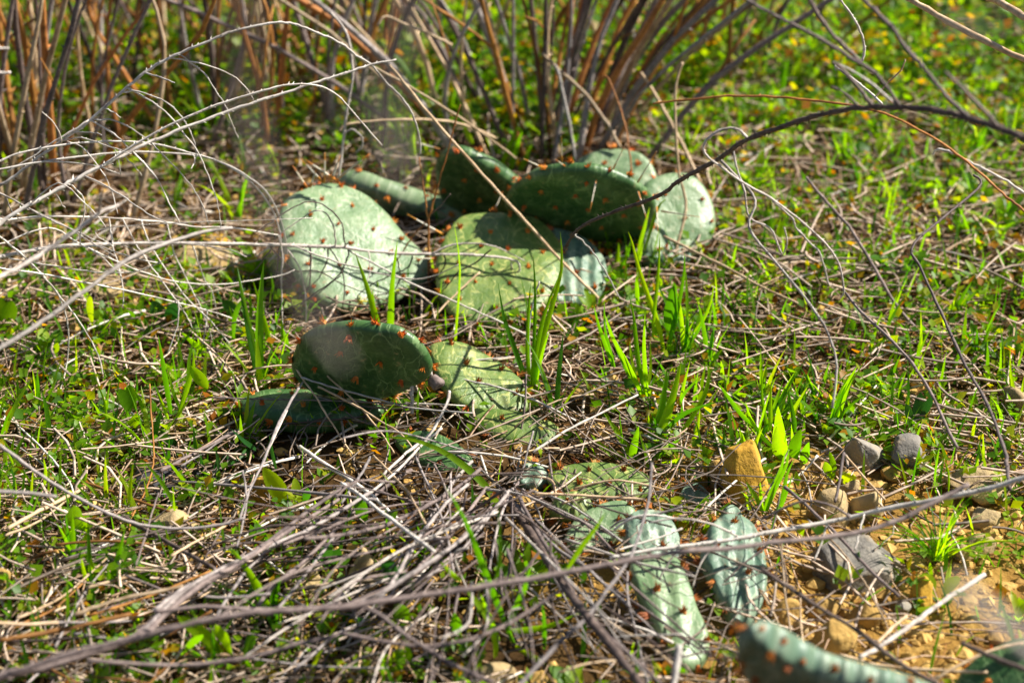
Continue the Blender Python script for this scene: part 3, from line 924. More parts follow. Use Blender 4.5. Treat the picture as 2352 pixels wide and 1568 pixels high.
branch('drooping twig hanging to the grass with a long bent tip', 'D -30,520 L 0,60 200,230 330,370 450,520 550,650 650,820 700,960 730,1150', [1.42, 1.44, 1.42], 2.6, 1.3, 'pale', [
       ('L 300,330 400,460 470,700 450,980 370,1290', 2.0, 1.4, .0)], root='left', group=GL)
tws = [('L 740,0 780,130 830,310 850,480 845,545', 1.9, 1.1), ('L 820,0 950,130 1080,320 1200,480 1280,600 1325,690', 1.9, 1.1), ('L 960,0 1050,150 1200,370 1320,520 1450,640 1585,800', 1.9, 1.1),
       ('L 1150,0 1200,170 1300,380 1380,540 1420,650 1470,790', 1.9, 1.1), ('L 1330,130 1400,330 1460,450 1510,660', 1.8, 1.0), ('L 1940,0 1950,200 1940,400 1945,560 1945,740', 1.9, 1.1),
       ('L 470,0 700,100 900,140 1080,240', 1.9, 1.1), ('L 60,210 300,250 600,300 850,310', 1.9, 1.2)]
branch('dry twig running level through the fan with many hanging shoots', 'D -30,512 17,504 133,497 267,501 383,511 450,521 530,523 640,540', [1.46, 1.50, 1.53], 2.8, 1.5, 'pale', tws, root='left', group=GL)
branch('thin grey twig crossing the fan from its root to the grass', 'D -30,436 0,444 50,470 100,497 157,523 A 150,1410 300,1490 470,1567 L 560,60 800,200', [1.44, 1.47], 2.4, 1.3, 'grey', [('A 0,1410 100,1480 200,1540', 1.8, 1.0)], root='left', group=GL)
branch('out-of-focus grey branch slanting up from the grass under the fan of twigs', 'D -60,836 0,800 100,736 200,663 300,593 400,553 467,533 533,523', [1.10, 1.16, 1.24], 6.4, 4.0, 'grey', root='left', group=GL, buds=.02)
branch('out-of-focus grey branch with a forked tip beside the stones', 'D -60,668 0,636 50,610 110,573 183,523 227,490 273,470', [1.10, 1.14, 1.18], 6.6, 4.2, 'grey', [('D 227,490 232,452 236,435', 3.0, 2.0), ('D 213,500 205,470', 2.4, 1.6)], root='left', group=GL, buds=.02)
branch('blurred pale twig stub above the stem thicket edge', 'D -60,110 0,112 20,111', [1.2, 1.2], 4, 3, 'pale', root='left', group=GL, buds=.02)
branch('blurred pale twig stub below its twin', 'D -60,165 0,168 24,167', [1.2, 1.2], 4, 3, 'pale', root='left', group=GL, buds=.02)
# faint smoky smears in the photo: twigs a hand's breadth from the lens
branch('grey twig hanging close to the lens, blurred to smoke over the cactus', 'D 985,-520 975,-120 940,40 905,150 880,260 905,345 925,420', [0.33, 0.35], 20, 12, 'grey', [('D 880,200 800,255 730,300', 10, 5, .01)], buds=0, group=None)
branch('grey twig tip close to the lens, blurred over the shaded upright pad', 'D 560,-520 560,200 650,560 690,660 745,770 790,830', [0.28, 0.33, 0.36], 15, 9, 'grey', buds=0)
branch('grey twig close to the lens, blurred across the bare soil', 'D 2800,1750 2440,1540 2300,1430 2190,1340', [0.34, 0.38], 18, 14, 'grey', buds=0)
branch('straw stem close to the lens, blurred over the meadow', 'D 2700,-60 2420,10 2330,50 2240,66 2160,50', [0.45, .5], 12, 8, 'grey', buds=0)

# right: dark branch and its shoots
GR = 'dry shoots of the dark arching branch'
branch('dark arching branch reaching over the big standing pad, its tip hooked down', 'D 2440,352 2352,317 2302,297 2235,274 2169,257 2069,247 1985,247 1902,260 1818,284 1718,320 1651,364 1568,410 1511,450 1417,485 1355,510 1317,538 1296,575', [1.05, 1.16, 1.32, 1.50], 11, 3.2, 'dark', [
       ('D 2002,248 1969,200 1925,150 1912,146', 5, 4, .0, 'mauve'), ('D 2069,243 2010,170 1952,133 1902,100 1835,63 1762,27 1715,0 1660,-40', 5, 4, .03, 'mauve'), ('D 1975,246 1935,210 1908,200', 3.4, 2.4, .0, 'mauve'),
       ('D 1975,140 1935,103 1902,67 1858,0 1830,-50', 5, 4.4, .0, 'mauve'), ('D 2225,270 2185,234 2135,174 2085,117 2035,50 1985,0 1950,-50', 6, 5, .05, 'mauve'), ('D 2290,293 2240,232 2170,165', 5, 3.4, 0, 'mauve'),
       ('D 2069,247 2040,225 2020,206 1985,180 1952,160 1930,150 1918,160', 2.6, 2.0, .05, 'pale'), ('D 1718,320 1695,297 1661,297 1628,317 1615,340 1625,360 1651,380 1702,417 1768,454 1818,490 1858,523 R 1000,130 1080,260 1110,430 1090,480', 3.4, 2.2, .0, 'grey'),
       ('D 1317,540 1330,546 1362,580 1395,630 1424,686', 2.4, 1.6, .0, 'pale'), ('D 1651,372 1690,404 1735,460 R 460,0 650,250 850,490 1000,720 1060,950 1030,1240', 3.6, 2.8, -.12, 'grey'),
       ('D 1680,342 1690,380 1710,440 1722,500 R 600,0 660,130 690,180 720,100 700,0', 2.6, 1.8, -.03, 'grey')], root='right', buds=.005)
branch('thin brown stem bowing across the meadow behind the dark branch', 'D 1500,238 1568,230 1702,220 1835,227 1969,244 2069,277 2169,334 2235,384 2302,444 2352,484 2420,540', [1.62, 1.55, 1.46], 2.4, 3.0, 'rust', name='dry_straw', cat='straw', buds=.01)
branch('whitish twig running beside the thin brown stem', 'C 1720,1060 1760,1030 1850,1050 2000,1130 2200,1230 2349,1330 D 2420,490', [1.55, 1.48], 2.8, 3.4, 'pale', buds=.006)
branch('curled white shoot dangling into view over the meadow', 'D 1905,-60 1932,0 1962,43 1982,90 1985,127 1972,147', [1.5, 1.5], 2.6, 3.2, 'pale', name='dry_shoot', cat='twig', buds=.005)
branch('knotted pale shoot with a straw tip above the dark branch', 'D 2026,240 2000,214 1969,190 1935,165 1918,152', [1.40, 1.45], 3.0, 2.6, 'pale', [('C 1310,680 1400,590 1500,480 1530,410', 2.2, 1.8, 0, 'straw')], name='dry_shoot', cat='twig', buds=.004)
branch('long greyish shoot leaning over the meadow to a soft blurred tip', 'C 850,1220 1000,1400 1150,1560 R 1150,0 1300,240 1430,470 1550,630 1660,770', [1.62, 1.50], 3.2, 3.6, 'mauve', name='dry_shoot', cat='twig', buds=.01)
branch('mauve shoot bending over to touch the stones with its blurred tip', 'R 1100,420 1230,580 1500,840 1680,1080 1800,1330 1890,1510', [1.42, 1.22], 3.2, 4.4, 'mauve', name='dry_shoot', cat='twig', buds=.01)
branch('longest mauve shoot bending over the meadow to the soil', 'C 2000,1200 2030,1300 R 1600,100 1640,280 1780,580 1950,950 2100,1220 2220,1540 Z 2230,60 2255,235', [1.46, 1.35, 1.14], 3.0, 5.0, 'mauve', name='dry_shoot', cat='twig', buds=.01)
branch('short pale shoot with a budded tip hanging over the weeds', 'C 620,1380 750,1500 R 780,0 880,110 950,190 1010,400', [1.50, 1.50], 2.6, 2.4, 'grey', name='dry_shoot', cat='twig', buds=.004)
branch('pale dry stalk leaning across the striped cactus pads', 'D 1568,143 1552,200 1552,300 1560,400 1575,480 1540,620', [1.72, 1.66], 3.2, 3.4, 'straw', name='dry_straw', cat='straw', buds=0)
branch('dark thin stem with a bent tip beside the standing pad', 'D 1376,180 1395,177 1418,230 1435,284 1446,350 1452,410', [1.78, 1.70], 1.6, 2.2, 'rust', name='dry_straw', cat='straw', buds=.02)
branch('stout straw slanting past the thicket to the striped pads', 'D 1245,123 1285,163 1345,217 1395,285 1425,340', [1.86, 1.80], 4.4, 4.0, 'straw', name='dry_straw', cat='straw', buds=0)
branch('pale stem leaning behind the big standing pad', 'D 1275,150 1285,180 1308,284 1325,385', [1.84, 1.80], 3.6, 4.0, 'grey', name='dry_straw', cat='straw', buds=.02)
branch('grey straw slanting through the leafy weeds', 'D 1472,167 1518,240 1568,334 1610,420', [1.86, 1.78], 3.6, 3.6, 'straw', name='dry_straw', cat='straw', buds=0)
branch('long orange straw running down between the two big pads', 'D 895,150 931,194 984,260 1051,337 1145,441 1220,523 1300,610 1385,695', [1.62, 1.60, 1.56], 3.0, 3.6, 'straw', name='dry_straw', cat='straw', buds=0)
branch('golden straw falling from the thicket to the dark rear pad', 'D 784,101 851,150 937,197 1051,267 1118,314 1185,364', [1.66, 1.74], 3.6, 3.0, 'straw', name='dry_straw', cat='straw', buds=0)
branch('bleached stem bowed flat behind the cactus', 'D 780,300 800,285 867,277 951,275 1034,280 1084,294 1138,317', [1.72, 1.76], 3.0, 3.0, 'straw', name='dry_straw', cat='straw', buds=0)
branch('whitened upright stem standing on top of the sunlit pad', 'D 778,412 787,334 797,254 809,187 806,120 791,67 760,30', [1.66, 1.70], 3.6, 3.2, 'grey', [('D 786,300 812,298 832,318 830,340 818,348', 2.6, 2.2, 0)], name='dry_straw', cat='straw', buds=.012)
branch('brown straw in front of the thicket', 'D 960,-10 1051,50 1134,110', [1.85, 1.9], 4, 4, 'brown', name='dry_straw', cat='straw', buds=0)
branch('pale bent straw before the thicket', 'B 250,180 310,115 450,170 600,230 760,310', [1.8, 1.84], 3.2, 3.6, 'straw', name='dry_straw', cat='straw', buds=0)
branch('thick tan straw crossing the meadow behind everything', 'D 2050,-24 2092,0 2202,63 2352,137 2440,180', [1.5, 1.4], 7, 7.5, 'straw', name='dry_straw', cat='straw', buds=0)
branch('thick tan straw at the edge of the meadow', 'D 2240,-20 2285,0 2352,37 2440,80', [1.5, 1.4], 8, 8, 'straw', name='dry_straw', cat='straw', buds=0)
t = branch('rust-red forked seedling stem standing between the pads', 'D 992,720 990,692 985,632 984,539 984,495', [1.60, 1.60], 3.2, 2.4, 'rust', [
    ('D 984,500 972,432 963,362', 2.2, 1.3, 0), ('D 984,498 1005,429 1022,372 1040,305 1058,240', 2.2, 1.4, 0), ('D 984,502 1015,469 1035,445', 2.0, 1.2, 0, 'dark'), ('D 984,505 950,540 930,570 880,640 830,715', 2.0, 1.6, 0)], name='dry_straw', cat='straw', buds=.01, tbuds=.01)
branch('thin dark stem beside the rust-red forked one', 'D 982,760 982,690 981,626', [1.56, 1.58], 1.8, 1.2, 'dark', name='dry_straw', cat='straw', buds=0)
branch('thin brown wire-like stem curving over the broad olive pad', 'M 1620,600 1500,700 1400,750 1300,870 1200,970 1040,1130', [1.54, 1.55], 1.6, 1.8, 'dark', name='dry_straw', cat='straw', buds=0)
branch('straight white straw lying over the broad olive pad', 'M 640,610 850,720 1100,850 1300,930 1500,1020 1700,1110 2000,1260', [1.55, 1.48], 2.2, 2.0, 'pale', name='dry_straw', cat='straw', buds=0)
branch('yellow straw leaning on the broad olive pad', 'M 1540,760 1400,880 1250,1040 1080,1190', [1.56, 1.50], 2.6, 2.0, 'straw', name='dry_straw', cat='straw', buds=0)

# front: straws and sticks laid over the front cactus
S = 'dry_straw'
for lab, s, Ys, a, b, m in (
    ('tan straw slanting down across the dark upright pad', 'F 490,380 580,520 680,660 800,860 960,1107 D 860,1130', [1.38, 1.28], 2.6, 2.2, 'straw'),
    ('white straw running from the dark upright pad across the twigs', 'F 570,510 800,580 1100,660 1300,710 1680,740', [1.36, 1.32], 2.6, 1.8, 'pale'),
    ('brown straw crossing the edge-on pad', 'F 680,570 900,680 1050,770 1230,890 D 960,1050', [1.34, 1.28], 2.6, 2.2, 'straw'),
    ('thin straw starting on the dark upright pad', 'F 740,500 900,650 1000,760 1110,900 D 905,1040', [1.36, 1.28], 2.2, 2.0, 'straw'),
    ('long white straw draped over the veined sunlit pad', 'F 1440,480 1700,540 1900,590 2130,680 2350,790', [1.40, 1.34], 2.2, 2.4, 'pale'),
    ('pale grey straw leaning on the edge-on pad', 'D 596,1078 F 440,800 580,540', [1.24, 1.36], 2.6, 2.2, 'grey'),
    ('dark straw lying along the edge-on pad', 'D 490,913 600,916 773,920 950,930', [1.36, 1.35], 1.8, 1.8, 'mauve'),
    ('pinkish stick pointing at the dry shrub centre', 'D 688,1026 759,1072 830,1120 900,1180 960,1236', [1.30, 1.18], 5.2, 4.4, 'pale'),
    ('short white straw resting on the veined sunlit pad', 'F 1610,405 1800,390 1930,375', [1.41, 1.42], 2.0, 1.6, 'pale'),
    ('grey stem leaning from the twigs to the veined sunlit pad', 'F 1530,600 1510,690 1400,880 1250,1000 D 880,1090', [1.36, 1.24], 4.0, 3.6, 'grey'),
    ('grey curved stem leaning beside the veined sunlit pad', 'F 1480,840 1350,950 1200,1107 D 840,1140', [1.30, 1.20], 3.4, 3.4, 'grey'),
    ('thin upright straw before the veined sunlit pad', 'F 2030,490 2020,700 1990,900 1970,1100', [1.36, 1.32], 2.2, 2.2, 'mauve'),
    ('bent straw rising from the green tuft by the olive pad', 'M 1950,820 1900,1000 1880,1200 1890,1500', [1.44, 1.42], 2.2, 2.0, 'pale'),
    ('straight straw lying beside the green tuft', 'F 1480,1090 1900,930 2350,830 D 1390,960', [1.30, 1.36], 1.8, 1.8, 'straw'),
    ('pale straw lying flat behind the leafy tuft', 'G 20,920 300,935 700,960 1000,985 1500,985', [1.44, 1.44], 2.4, 2.4, 'straw'),
    ('grey curved stick leaning beside the half-buried pads', 'G 0,1460 200,1330 400,1230 640,1110', [1.26, 1.34], 3.4, 2.4, 'grey'),
    ('thin curled dark wire of grass by the leafy tuft', 'G 1040,410 1020,560 940,680 885,780 880,880', [1.48, 1.46], 1.0, 1.4, 'dark'),
    ('white wavy hair of dry grass below the leafy tuft', 'G 510,780 560,900 610,1000 635,1120', [1.46, 1.42], 1.3, 1.2, 'pale'),
    ('pale straw crossing the meadow behind the leafy tuft', 'G 800,140 1000,240 1200,340 1400,450 1620,550', [1.62, 1.52], 3.2, 2.6, 'straw'),
    ('light stick lying above the ochre stone', 'Z 570,20 450,110 300,230 150,370', [1.28, 1.20], 3.0, 2.6, 'pale'),
    ('pale stick lying from the ochre stone down to the old pads', 'D 1878,1046 1818,1103 1701,1143 1568,1183 1480,1215', [1.30, 1.20], 3.4, 3.0, 'pale'),
    ('pinkish stick leaning on the grey stones', 'Z 1130,10 1250,150 1390,300', [1.26, 1.20], 3.0, 2.6, 'straw'),
    ('short brown stick standing on the tan stone', 'Z 1110,-20 1080,180 1050,320', [1.24, 1.20], 3.6, 3.2, 'mauve'),
    ('bent grey stick lying across the large grey stone', 'D 1802,1118 1848,1156 1928,1233 1995,1306 2065,1369', [1.20, 1.08], 4.0, 4.4, 'mauve'),
    ('thin rusty stem lying on the large grey stone', 'Z 980,540 1100,660 1250,870 1300,960 1400,1150 1450,1310', [1.16, 1.05], 2.4, 2.0, 'straw'),
    ('short split stick resting on the bare soil', 'Z 1540,1105 1440,1190 1340,1290', [1.07, 1.04], 5.0, 4.0, 'straw'),
    ('grey weathered stick crossing the bare soil', 'D 2261,1319 2168,1379 2101,1429 2035,1476 1975,1509', [1.12, 1.00], 6.4, 5.6, 'grey'),
    ('dark stick slanting over the clods to the fallen pad', 'D 1748,1306 1868,1386 1968,1446 2068,1523 2151,1568 2220,1610', [1.04, .94], 5.0, 5.6, 'dark'),
    ('dark blurred stick before the corner pad', 'D 2208,1476 2280,1508 2352,1536 2420,1565', [.96, .92], 6, 6, 'dark'),
    ('thin upright straw by the wrinkled pads', 'Z 680,600 690,800 720,1050 760,1300', [1.12, 1.05], 2.4, 2.2, 'straw'),
    ('short bleached straws end standing behind the clods', 'Z 810,980 815,1150 835,1330', [1.08, 1.04], 2.0, 1.8, 'straw'),
    ('long straw beside the fallen pad rim', 'Z 2349,1290 2100,1350 1800,1500 1740,1560', [1.0, .98], 3.6, 3.4, 'straw'),
    ('flat straw lying beside the fallen pad', 'Z 1080,1370 1400,1450 1800,1480 2100,1490', [1.03, 1.0], 4.0, 3.6, 'straw')):
    branch(lab, s, Ys, a, b, m, name=S, cat='straw', buds=0)
# long pale branch over the stones
branch('long pale branch lying over the stones and the wrinkled pads', 'D 2430,1072 2352,1096 2268,1123 2168,1143 2035,1169 1901,1199 1801,1216 1700,1235 1600,1250 1500,1262 1400,1280', [1.12, 1.14, 1.10], 7.0, 4.0, 'pale', [
    ('Z 1170,420 1080,370 980,330 850,310 700,360 540,440', 3.0, 2.4, 0, 'mauve'), ('Z 1010,490 960,590 905,720', 2.6, 2.0, -.02), ('Z 1280,430 1210,560 1190,650', 2.4, 2.0, -.02), ('D 1700,1235 1640,1205 1560,1190 1490,1200', 3, 2, 0, 'grey'),
    ('D 1650,1243 1610,1290 1590,1350', 2.6, 2, -.02, 'grey'), ('D 1560,1256 1530,1300 1500,1370', 2.4, 2, -.02, 'grey'), ('D 1790,1218 1760,1255 1700,1300 1660,1340', 2.4, 2, -.02, 'mauve')], buds=.006)
branch('blurred mauve branch sweeping over the front from the grass tuft', 'D 2225,1112 2135,1159 2051,1199 1951,1226 1801,1243 1668,1259 1567,1266 1451,1286 1284,1316 1117,1346 951,1369 784,1393 667,1400 533,1413 400,1440 300,1466 167,1500 0,1553 -80,1575', [1.06, .98, .93, .90], 5.6, 7.4, 'mauve', buds=.01)

# ------------------------------------------------------------------ the dead shrub in front
kn = ground(1177, 1135)
ds = thing('dead_shrub', 'grey dead shrub sprawling its bare stems over the ground before the cactus', 'shrub', kn)
def shoot(s, Ys, a, b, m='mauve', buds=.012):
    stick('stem', tr(s), Ys, a, b, m, ds, buds, wob=.2, per=5)
for args in (
    ('D 1164,1140 1234,1246 1284,1329 1334,1396 1401,1479 1467,1568 1520,1640', [1.25, .98, .90], 9, 12, 'dark'),
    ('D 1150,1610 1197,1568 1284,1476 1351,1413 1401,1346 1451,1273 1477,1196 1491,1139 1497,1063', [.92, 1.0, 1.14], 6.4, 3, 'ash'),
    ('D 1170,1140 1084,1220 984,1296 884,1356 784,1393', [1.24, 1.08, .98], 5, 5),
    ('Y 960,90 800,220 600,340 300,480 0,545 D 700,1236', [1.26, 1.14, 1.04], 4.6, 4.6),
    ('Y 870,200 720,330 600,480 500,610 380,830 250,1000', [1.22, 1.10, 1.0], 4.4, 4.0, 'ash'),
    ('Y 1000,220 850,420 720,580 560,740 420,880', [1.22, 1.06], 4.2, 4.0),
    ('Y 1180,230 1000,420 850,560 700,670 500,800 300,930 100,1010', [1.24, 1.04, .98], 4.6, 4.4, 'ash'),
    ('Y 530,0 400,100 250,220 0,380 D 690,1210', [1.30, 1.18], 4.6, 5, 'mauve'), ('Y 480,100 330,200 150,330 0,440 D 650,1250', [1.28, 1.12], 5, 5, 'mauve'),
    ('Y 900,40 780,170 640,380 560,520 470,700', [1.28, 1.12], 3.6, 3.4, 'ash'), ('Y 200,10 140,120 60,240 0,330', [1.28, 1.2], 3.6, 3.4, 'ash'),
    ('Y 220,0 330,110 450,240 520,360 580,470', [1.28, 1.14], 3.2, 3.0, 'straw'), ('Y 510,0 560,120 640,300 720,520 780,850', [1.28, 1.06], 3.0, 2.6, 'ash'),
    ('Y 0,190 120,265 250,370 400,480 520,570 640,660', [1.20, 1.06], 4.6, 4.2, 'pale'),
    ('Y 640,60 700,180 740,330 760,560', [1.24, 1.14], 2.8, 2.4, 'mauve'), ('Y 960,0 990,90 1010,140', [1.28, 1.26], 2.6, 2.6, 'pale'),
    ('Y 1170,280 1110,380 1060,560 1020,780', [1.22, 1.1], 3.4, 3.0, 'ash'), ('Y 1170,280 1180,480 1170,680 1140,880', [1.22, 1.1], 3, 2.4, 'mauve'), ('Y 1080,430 1060,620 1090,780 1110,1000', [1.18, 1.06], 2.6, 2.2, 'mauve'),
    ('Y 1200,330 1350,500 1500,650 1700,780 1850,920 1990,1040', [1.20, 1.04], 4.4, 4.0, 'ash'), ('Y 1240,250 1400,340 1560,420 1700,480 1860,640', [1.22, 1.14], 3.8, 3.2, 'mauve'),
    ('Y 1300,240 1500,300 1700,420 1930,590', [1.24, 1.14], 3.0, 2.4, 'pale'), ('Y 1250,230 1330,330 1370,420 1400,500', [1.24, 1.2], 2.4, 2.0, 'pale'), ('Y 1200,240 1300,430 1420,640 1560,880 1700,1090 1900,1290 2200,1567', [1.22, 1.0, .94], 5, 5, 'mauve'),
    ('Y 1210,210 1250,100 1280,-20 D 1225,990', [1.26, 1.30], 3.2, 2.4, 'ash'), ('Y 1190,200 1220,60 1240,-60', [1.26, 1.30], 3.0, 2.2, 'ash'), ('Y 1330,20 1240,150 1180,240', [1.3, 1.25], 2.6, 3, 'mauve'),
    ('Y 1150,270 1000,130 900,60 800,0', [1.25, 1.3], 2.6, 2.2, 'ash'), ('Y 1130,280 1060,200 990,130 930,30', [1.24, 1.3], 3.0, 2.4, 'dark'),
    ('D 784,1453 884,1473 984,1483 1084,1466 1184,1423 1284,1356', [.98, .96, 1.0], 5.0, 4.0), ('Y 0,1060 200,1060 450,1240 700,1400 900,1500 1050,1560', [.98, .94], 5, 5.5),
    ('Y 2349,1230 2000,1240 1880,1250', [1.0, 1.02], 2.4, 2.2, 'pale'), ('Y 1750,1050 1900,1180 2100,1290 2300,1450', [1.06, .98], 3, 3, 'straw'), ('Y 1500,1490 1700,1430 1900,1410', [.98, 1.0], 3, 2.6, 'straw'),
    ('Y 2330,1300 2290,1567 D 1540,1600', [.96, .94], 8, 9, 'pale'), ('Y 1970,800 1975,1000 2020,1180 2070,1400 2110,1567', [1.1, 1.0], 3.2, 3, 'ash'), ('Y 2210,980 2100,1040 1950,1100', [1.1, 1.08], 2.2, 2, 'ash'),
    ('Y 2349,350 2150,410 1950,440 1850,500', [1.16, 1.16], 2.6, 2.2, 'ash'), ('Y 2349,500 2200,560 2000,620 1910,650', [1.14, 1.12], 2.4, 2.2, 'pale'), ('Y 1330,260 1600,270 1850,285 2090,300', [1.2, 1.2], 3.2, 2.6, 'straw'),
    ('Y 1600,230 1750,190 1900,170 2100,200 2250,240', [1.22, 1.22], 2.6, 2, 'straw'), ('Y 1520,330 1700,290 1900,295 2060,305', [1.2, 1.2], 2.2, 2, 'straw'), ('Y 1250,140 1450,170 1470,300', [1.24, 1.22], 2.4, 2, 'straw'),
    ('Y 1880,510 2000,430 2150,410 2349,440', [1.14, 1.14], 3, 2.4, 'pale'), ('Y 1430,-10 1450,130 1480,300', [1.26, 1.22], 2.6, 2.6, 'mauve')):
    shoot(*args)
for i in range(78):                      # finer bare stems of the same shrub
    a = random.choice([random.gauss(.75, .35), random.gauss(.75, .5), random.uniform(-.3, 1.6), random.gauss(2.3, .35)])
    L = random.uniform(90, 480)
    s0 = random.uniform(0, 330)
    x0, y0 = 1177 - math.cos(a) * s0 + random.uniform(-150, 90), 1130 + math.sin(a) * s0 * .8 + random.uniform(-70, 120)
    x1, y1 = x0 - math.cos(a) * L, y0 + math.sin(a) * L * .8
    b = random.uniform(-70, 70)
    Ya = ground(x0, y0).y - random.uniform(.015, .12)
    Yb = ground(x1, y1).y - random.uniform(.01, .17)
    shoot('D %f,%f %f,%f %f,%f' % (x0, y0, (x0 + x1) / 2 + b * .5, (y0 + y1) / 2 + b * .5, x1, y1), [Ya, max(.9, Yb)], random.uniform(1.5, 4.0), random.uniform(1.2, 2.8), random.choice(['mauve', 'mauve', 'dark', 'ash', 'grey', 'dark']))
# the lower left bundle
lb = thing('dead_shrub', 'bundle of long grey shrub stems fanning out from a thick woody base', 'shrub', ground(30, 1545))
def shoot2(s, Ys, a, b, m='mauve', buds=.014):
    stick('stem', tr(s), Ys, a, b, m, lb, buds, wob=.2, per=5)
for args in (
    ('D -70,1580 0,1553 100,1530 233,1490 333,1453 383,1406 467,1340 567,1283 667,1216 783,1143', [.93, .97, 1.06, 1.20], 12, 4, 'mauve'),
    ('D 300,1470 350,1425 420,1370 520,1310 620,1240 720,1165 800,1110', [.99, 1.10, 1.2], 7, 4, 'mauve'), ('D 330,1450 400,1376 480,1320 600,1262 720,1210 850,1130', [1.0, 1.1, 1.2], 6, 4, 'ash'),
    ('X 1070,1060 1300,900 1600,760 1800,640 2000,520', [1.02, 1.16], 6, 4.4, 'ash'), ('X 1490,1110 1600,930 1700,790 1850,640', [1.05, 1.12], 4.4, 3.6, 'ash'), ('X 1780,1030 1900,880 2100,720 2349,470', [1.05, 1.16], 4.6, 4, 'mauve'),
    ('X 1920,1050 2000,950 2150,760 2300,560', [1.06, 1.14], 4.4, 4, 'ash'), ('X 600,1410 900,1430 1300,1440 1700,1390 2000,1310 2349,1230', [.95, .98], 5, 4.6, 'mauve'), ('X 1060,1080 1400,1040 1800,1060 2100,1060 2349,1010', [1.0, 1.02], 5, 4.4, 'mauve'),
    ('X 1400,970 1600,975 1860,950', [1.06, 1.06], 3, 2.6, 'ash'), ('X 0,1270 300,1220 600,1160 900,1090', [1.0, 1.04], 6, 5, 'brown')):
    shoot2(*args)
for i in range(44):
    x0, y0 = random.uniform(-60, 760), random.uniform(1240, 1600)
    a = random.gauss(-.35, .45)
    L = random.uniform(120, 420)
    x1, y1 = x0 + math.cos(a) * L, y0 + math.sin(a) * L * .7
    b = random.uniform(-25, 25)
    shoot2('D %f,%f %f,%f %f,%f' % (x0, y0, (x0 + x1) / 2, (y0 + y1) / 2 + b, x1, y1), [max(.88, ground(x0, y0).y - random.uniform(.005, .06)), max(.88, ground(x1, y1).y - random.uniform(.005, .06))],
           random.uniform(2, 4.5), random.uniform(1.5, 3), random.choice(['mauve', 'ash', 'dark', 'straw', 'brown']))
for lab, s, Ys, a, b, m in (
    ('smooth grey twig bowing down in front of the beige stone and up again', 'D -40,1000 0,1024 50,1060 100,1096 167,1136 267,1186 333,1206 417,1213 500,1206 563,1189', [1.14, 1.13, 1.14], 4.4, 3.0, 'ash'),
    ('dark brown stem lying under the beige stone', 'D 280,1186 310,1203 400,1253 493,1306', [1.20, 1.11], 6.0, 5.2, 'dark'),
    ('long brown stem lying behind the beige stone', 'K 620,720 850,800 1050,870 1400,990 1700,1080', [1.24, 1.18], 3.6, 3.0, 'brown'),
    ('blurred pale straw at the foot of the grass', 'X -60,1140 0,1150 200,1160 400,1150', [1.0, 1.02], 4.4, 4, 'straw'),
    ('wide split straw lying up to the edge-on pad', 'K 720,520 950,450 1250,330 1400,270 1600,200', [1.30, 1.38], 6.0, 4.0, 'straw'),
    ('second straw lying along the wide split one', 'K 1050,275 1170,285 1400,235 1620,175', [1.35, 1.39], 2.6, 2.4, 'pale'),
    ('pinkish broken straw beside the clover', 'K 740,350 830,390 900,420', [1.33, 1.31], 4.0, 3.6, 'straw'),
    ('brown straw bundle lying beside the grass blades', 'K 60,1060 250,950 450,850 620,760', [1.14, 1.24], 5.0, 4.0, 'straw'),
    ('thin straw beside the brown bundle', 'K 40,1110 300,1000 500,840', [1.14, 1.22], 3.0, 2.4, 'straw'),
    ('dark grey stem under the edge-on pad', 'K 1180,640 1350,550 1550,440 1730,350', [1.26, 1.32], 4.6, 4.0, 'mauve'),
    ('thin grey stem beside the dark grey one', 'K 1330,600 1500,500 1690,370', [1.26, 1.32], 2.4, 2.2, 'ash'),
    ('thin white stem leaning over the clover', 'K -60,130 0,170 150,320 300,460 430,600 500,700 540,800', [1.38, 1.22], 2.6, 2.2, 'pale'),
    ('thin brown upright stem in front of the slate slab', 'K 1100,0 1110,200 1130,450 1120,620 1070,780 960,1000 955,1150', [1.34, 1.18], 2.0, 2.0, 'brown'),
    ('blurred grey twig tip over the thin grass', 'D -60,1126 0,1128 60,1132 130,1140', [1.05, 1.08], 5, 4, 'ash'),
    ('thin grey stem standing at the beige stone', 'K 1165,800 1110,970 1060,1150 1000,1330', [1.18, 1.1], 2.2, 2.2, 'mauve'),
    ('grey stem leaning beside the broad green leaf', 'K 1785,640 1810,800 1800,960 1740,1200', [1.2, 1.12], 2.4, 2.2, 'ash'),
    ('tall grey stem beside the broad green leaf', 'K 2195,30 2050,280 1940,560 1830,790 1760,1000', [1.32, 1.16], 3.2, 2.8, 'ash'),
    ('straw slanting over the stone in the fan', 'K 1260,1260 1450,1150 1660,1040', [1.1, 1.16], 3.0, 2.6, 'straw'),
    ('old straw in the litter with a forked end', 'D 170,1412 240,1386 300,1370 420,1345', [1.02, 1.06], 4.6, 4, 'straw')):
    branch(lab, s, Ys, a, b, m, name='dry_straw', cat='straw', buds=0)
# withered grey flower remains hanging at the joint
wf = thing('withered_stalk', 'grey withered curl hanging at the joint of the front pads', 'stalk', at_y(947, 948, c4.y - .01))
stick('stem', tr('F 1290,745 1285,660 1290,580 1330,505 1420,482'), [c4.y - .012, c4.y - .004], 4.5, 6.5, 'grey', wf, 0, .5)
hv, hf = ICO[2]
hc = at_y(1000, 876, c4.y - .006)
mesh_obj('shrivelled_fruit', [hc + Vector((v[0] * .0055, v[1] * .005, v[2] * .006)) * (1 + .9 * noise.noise(Vector(v) * 2.6)) for v in hv], hf, 'mauve', wf)

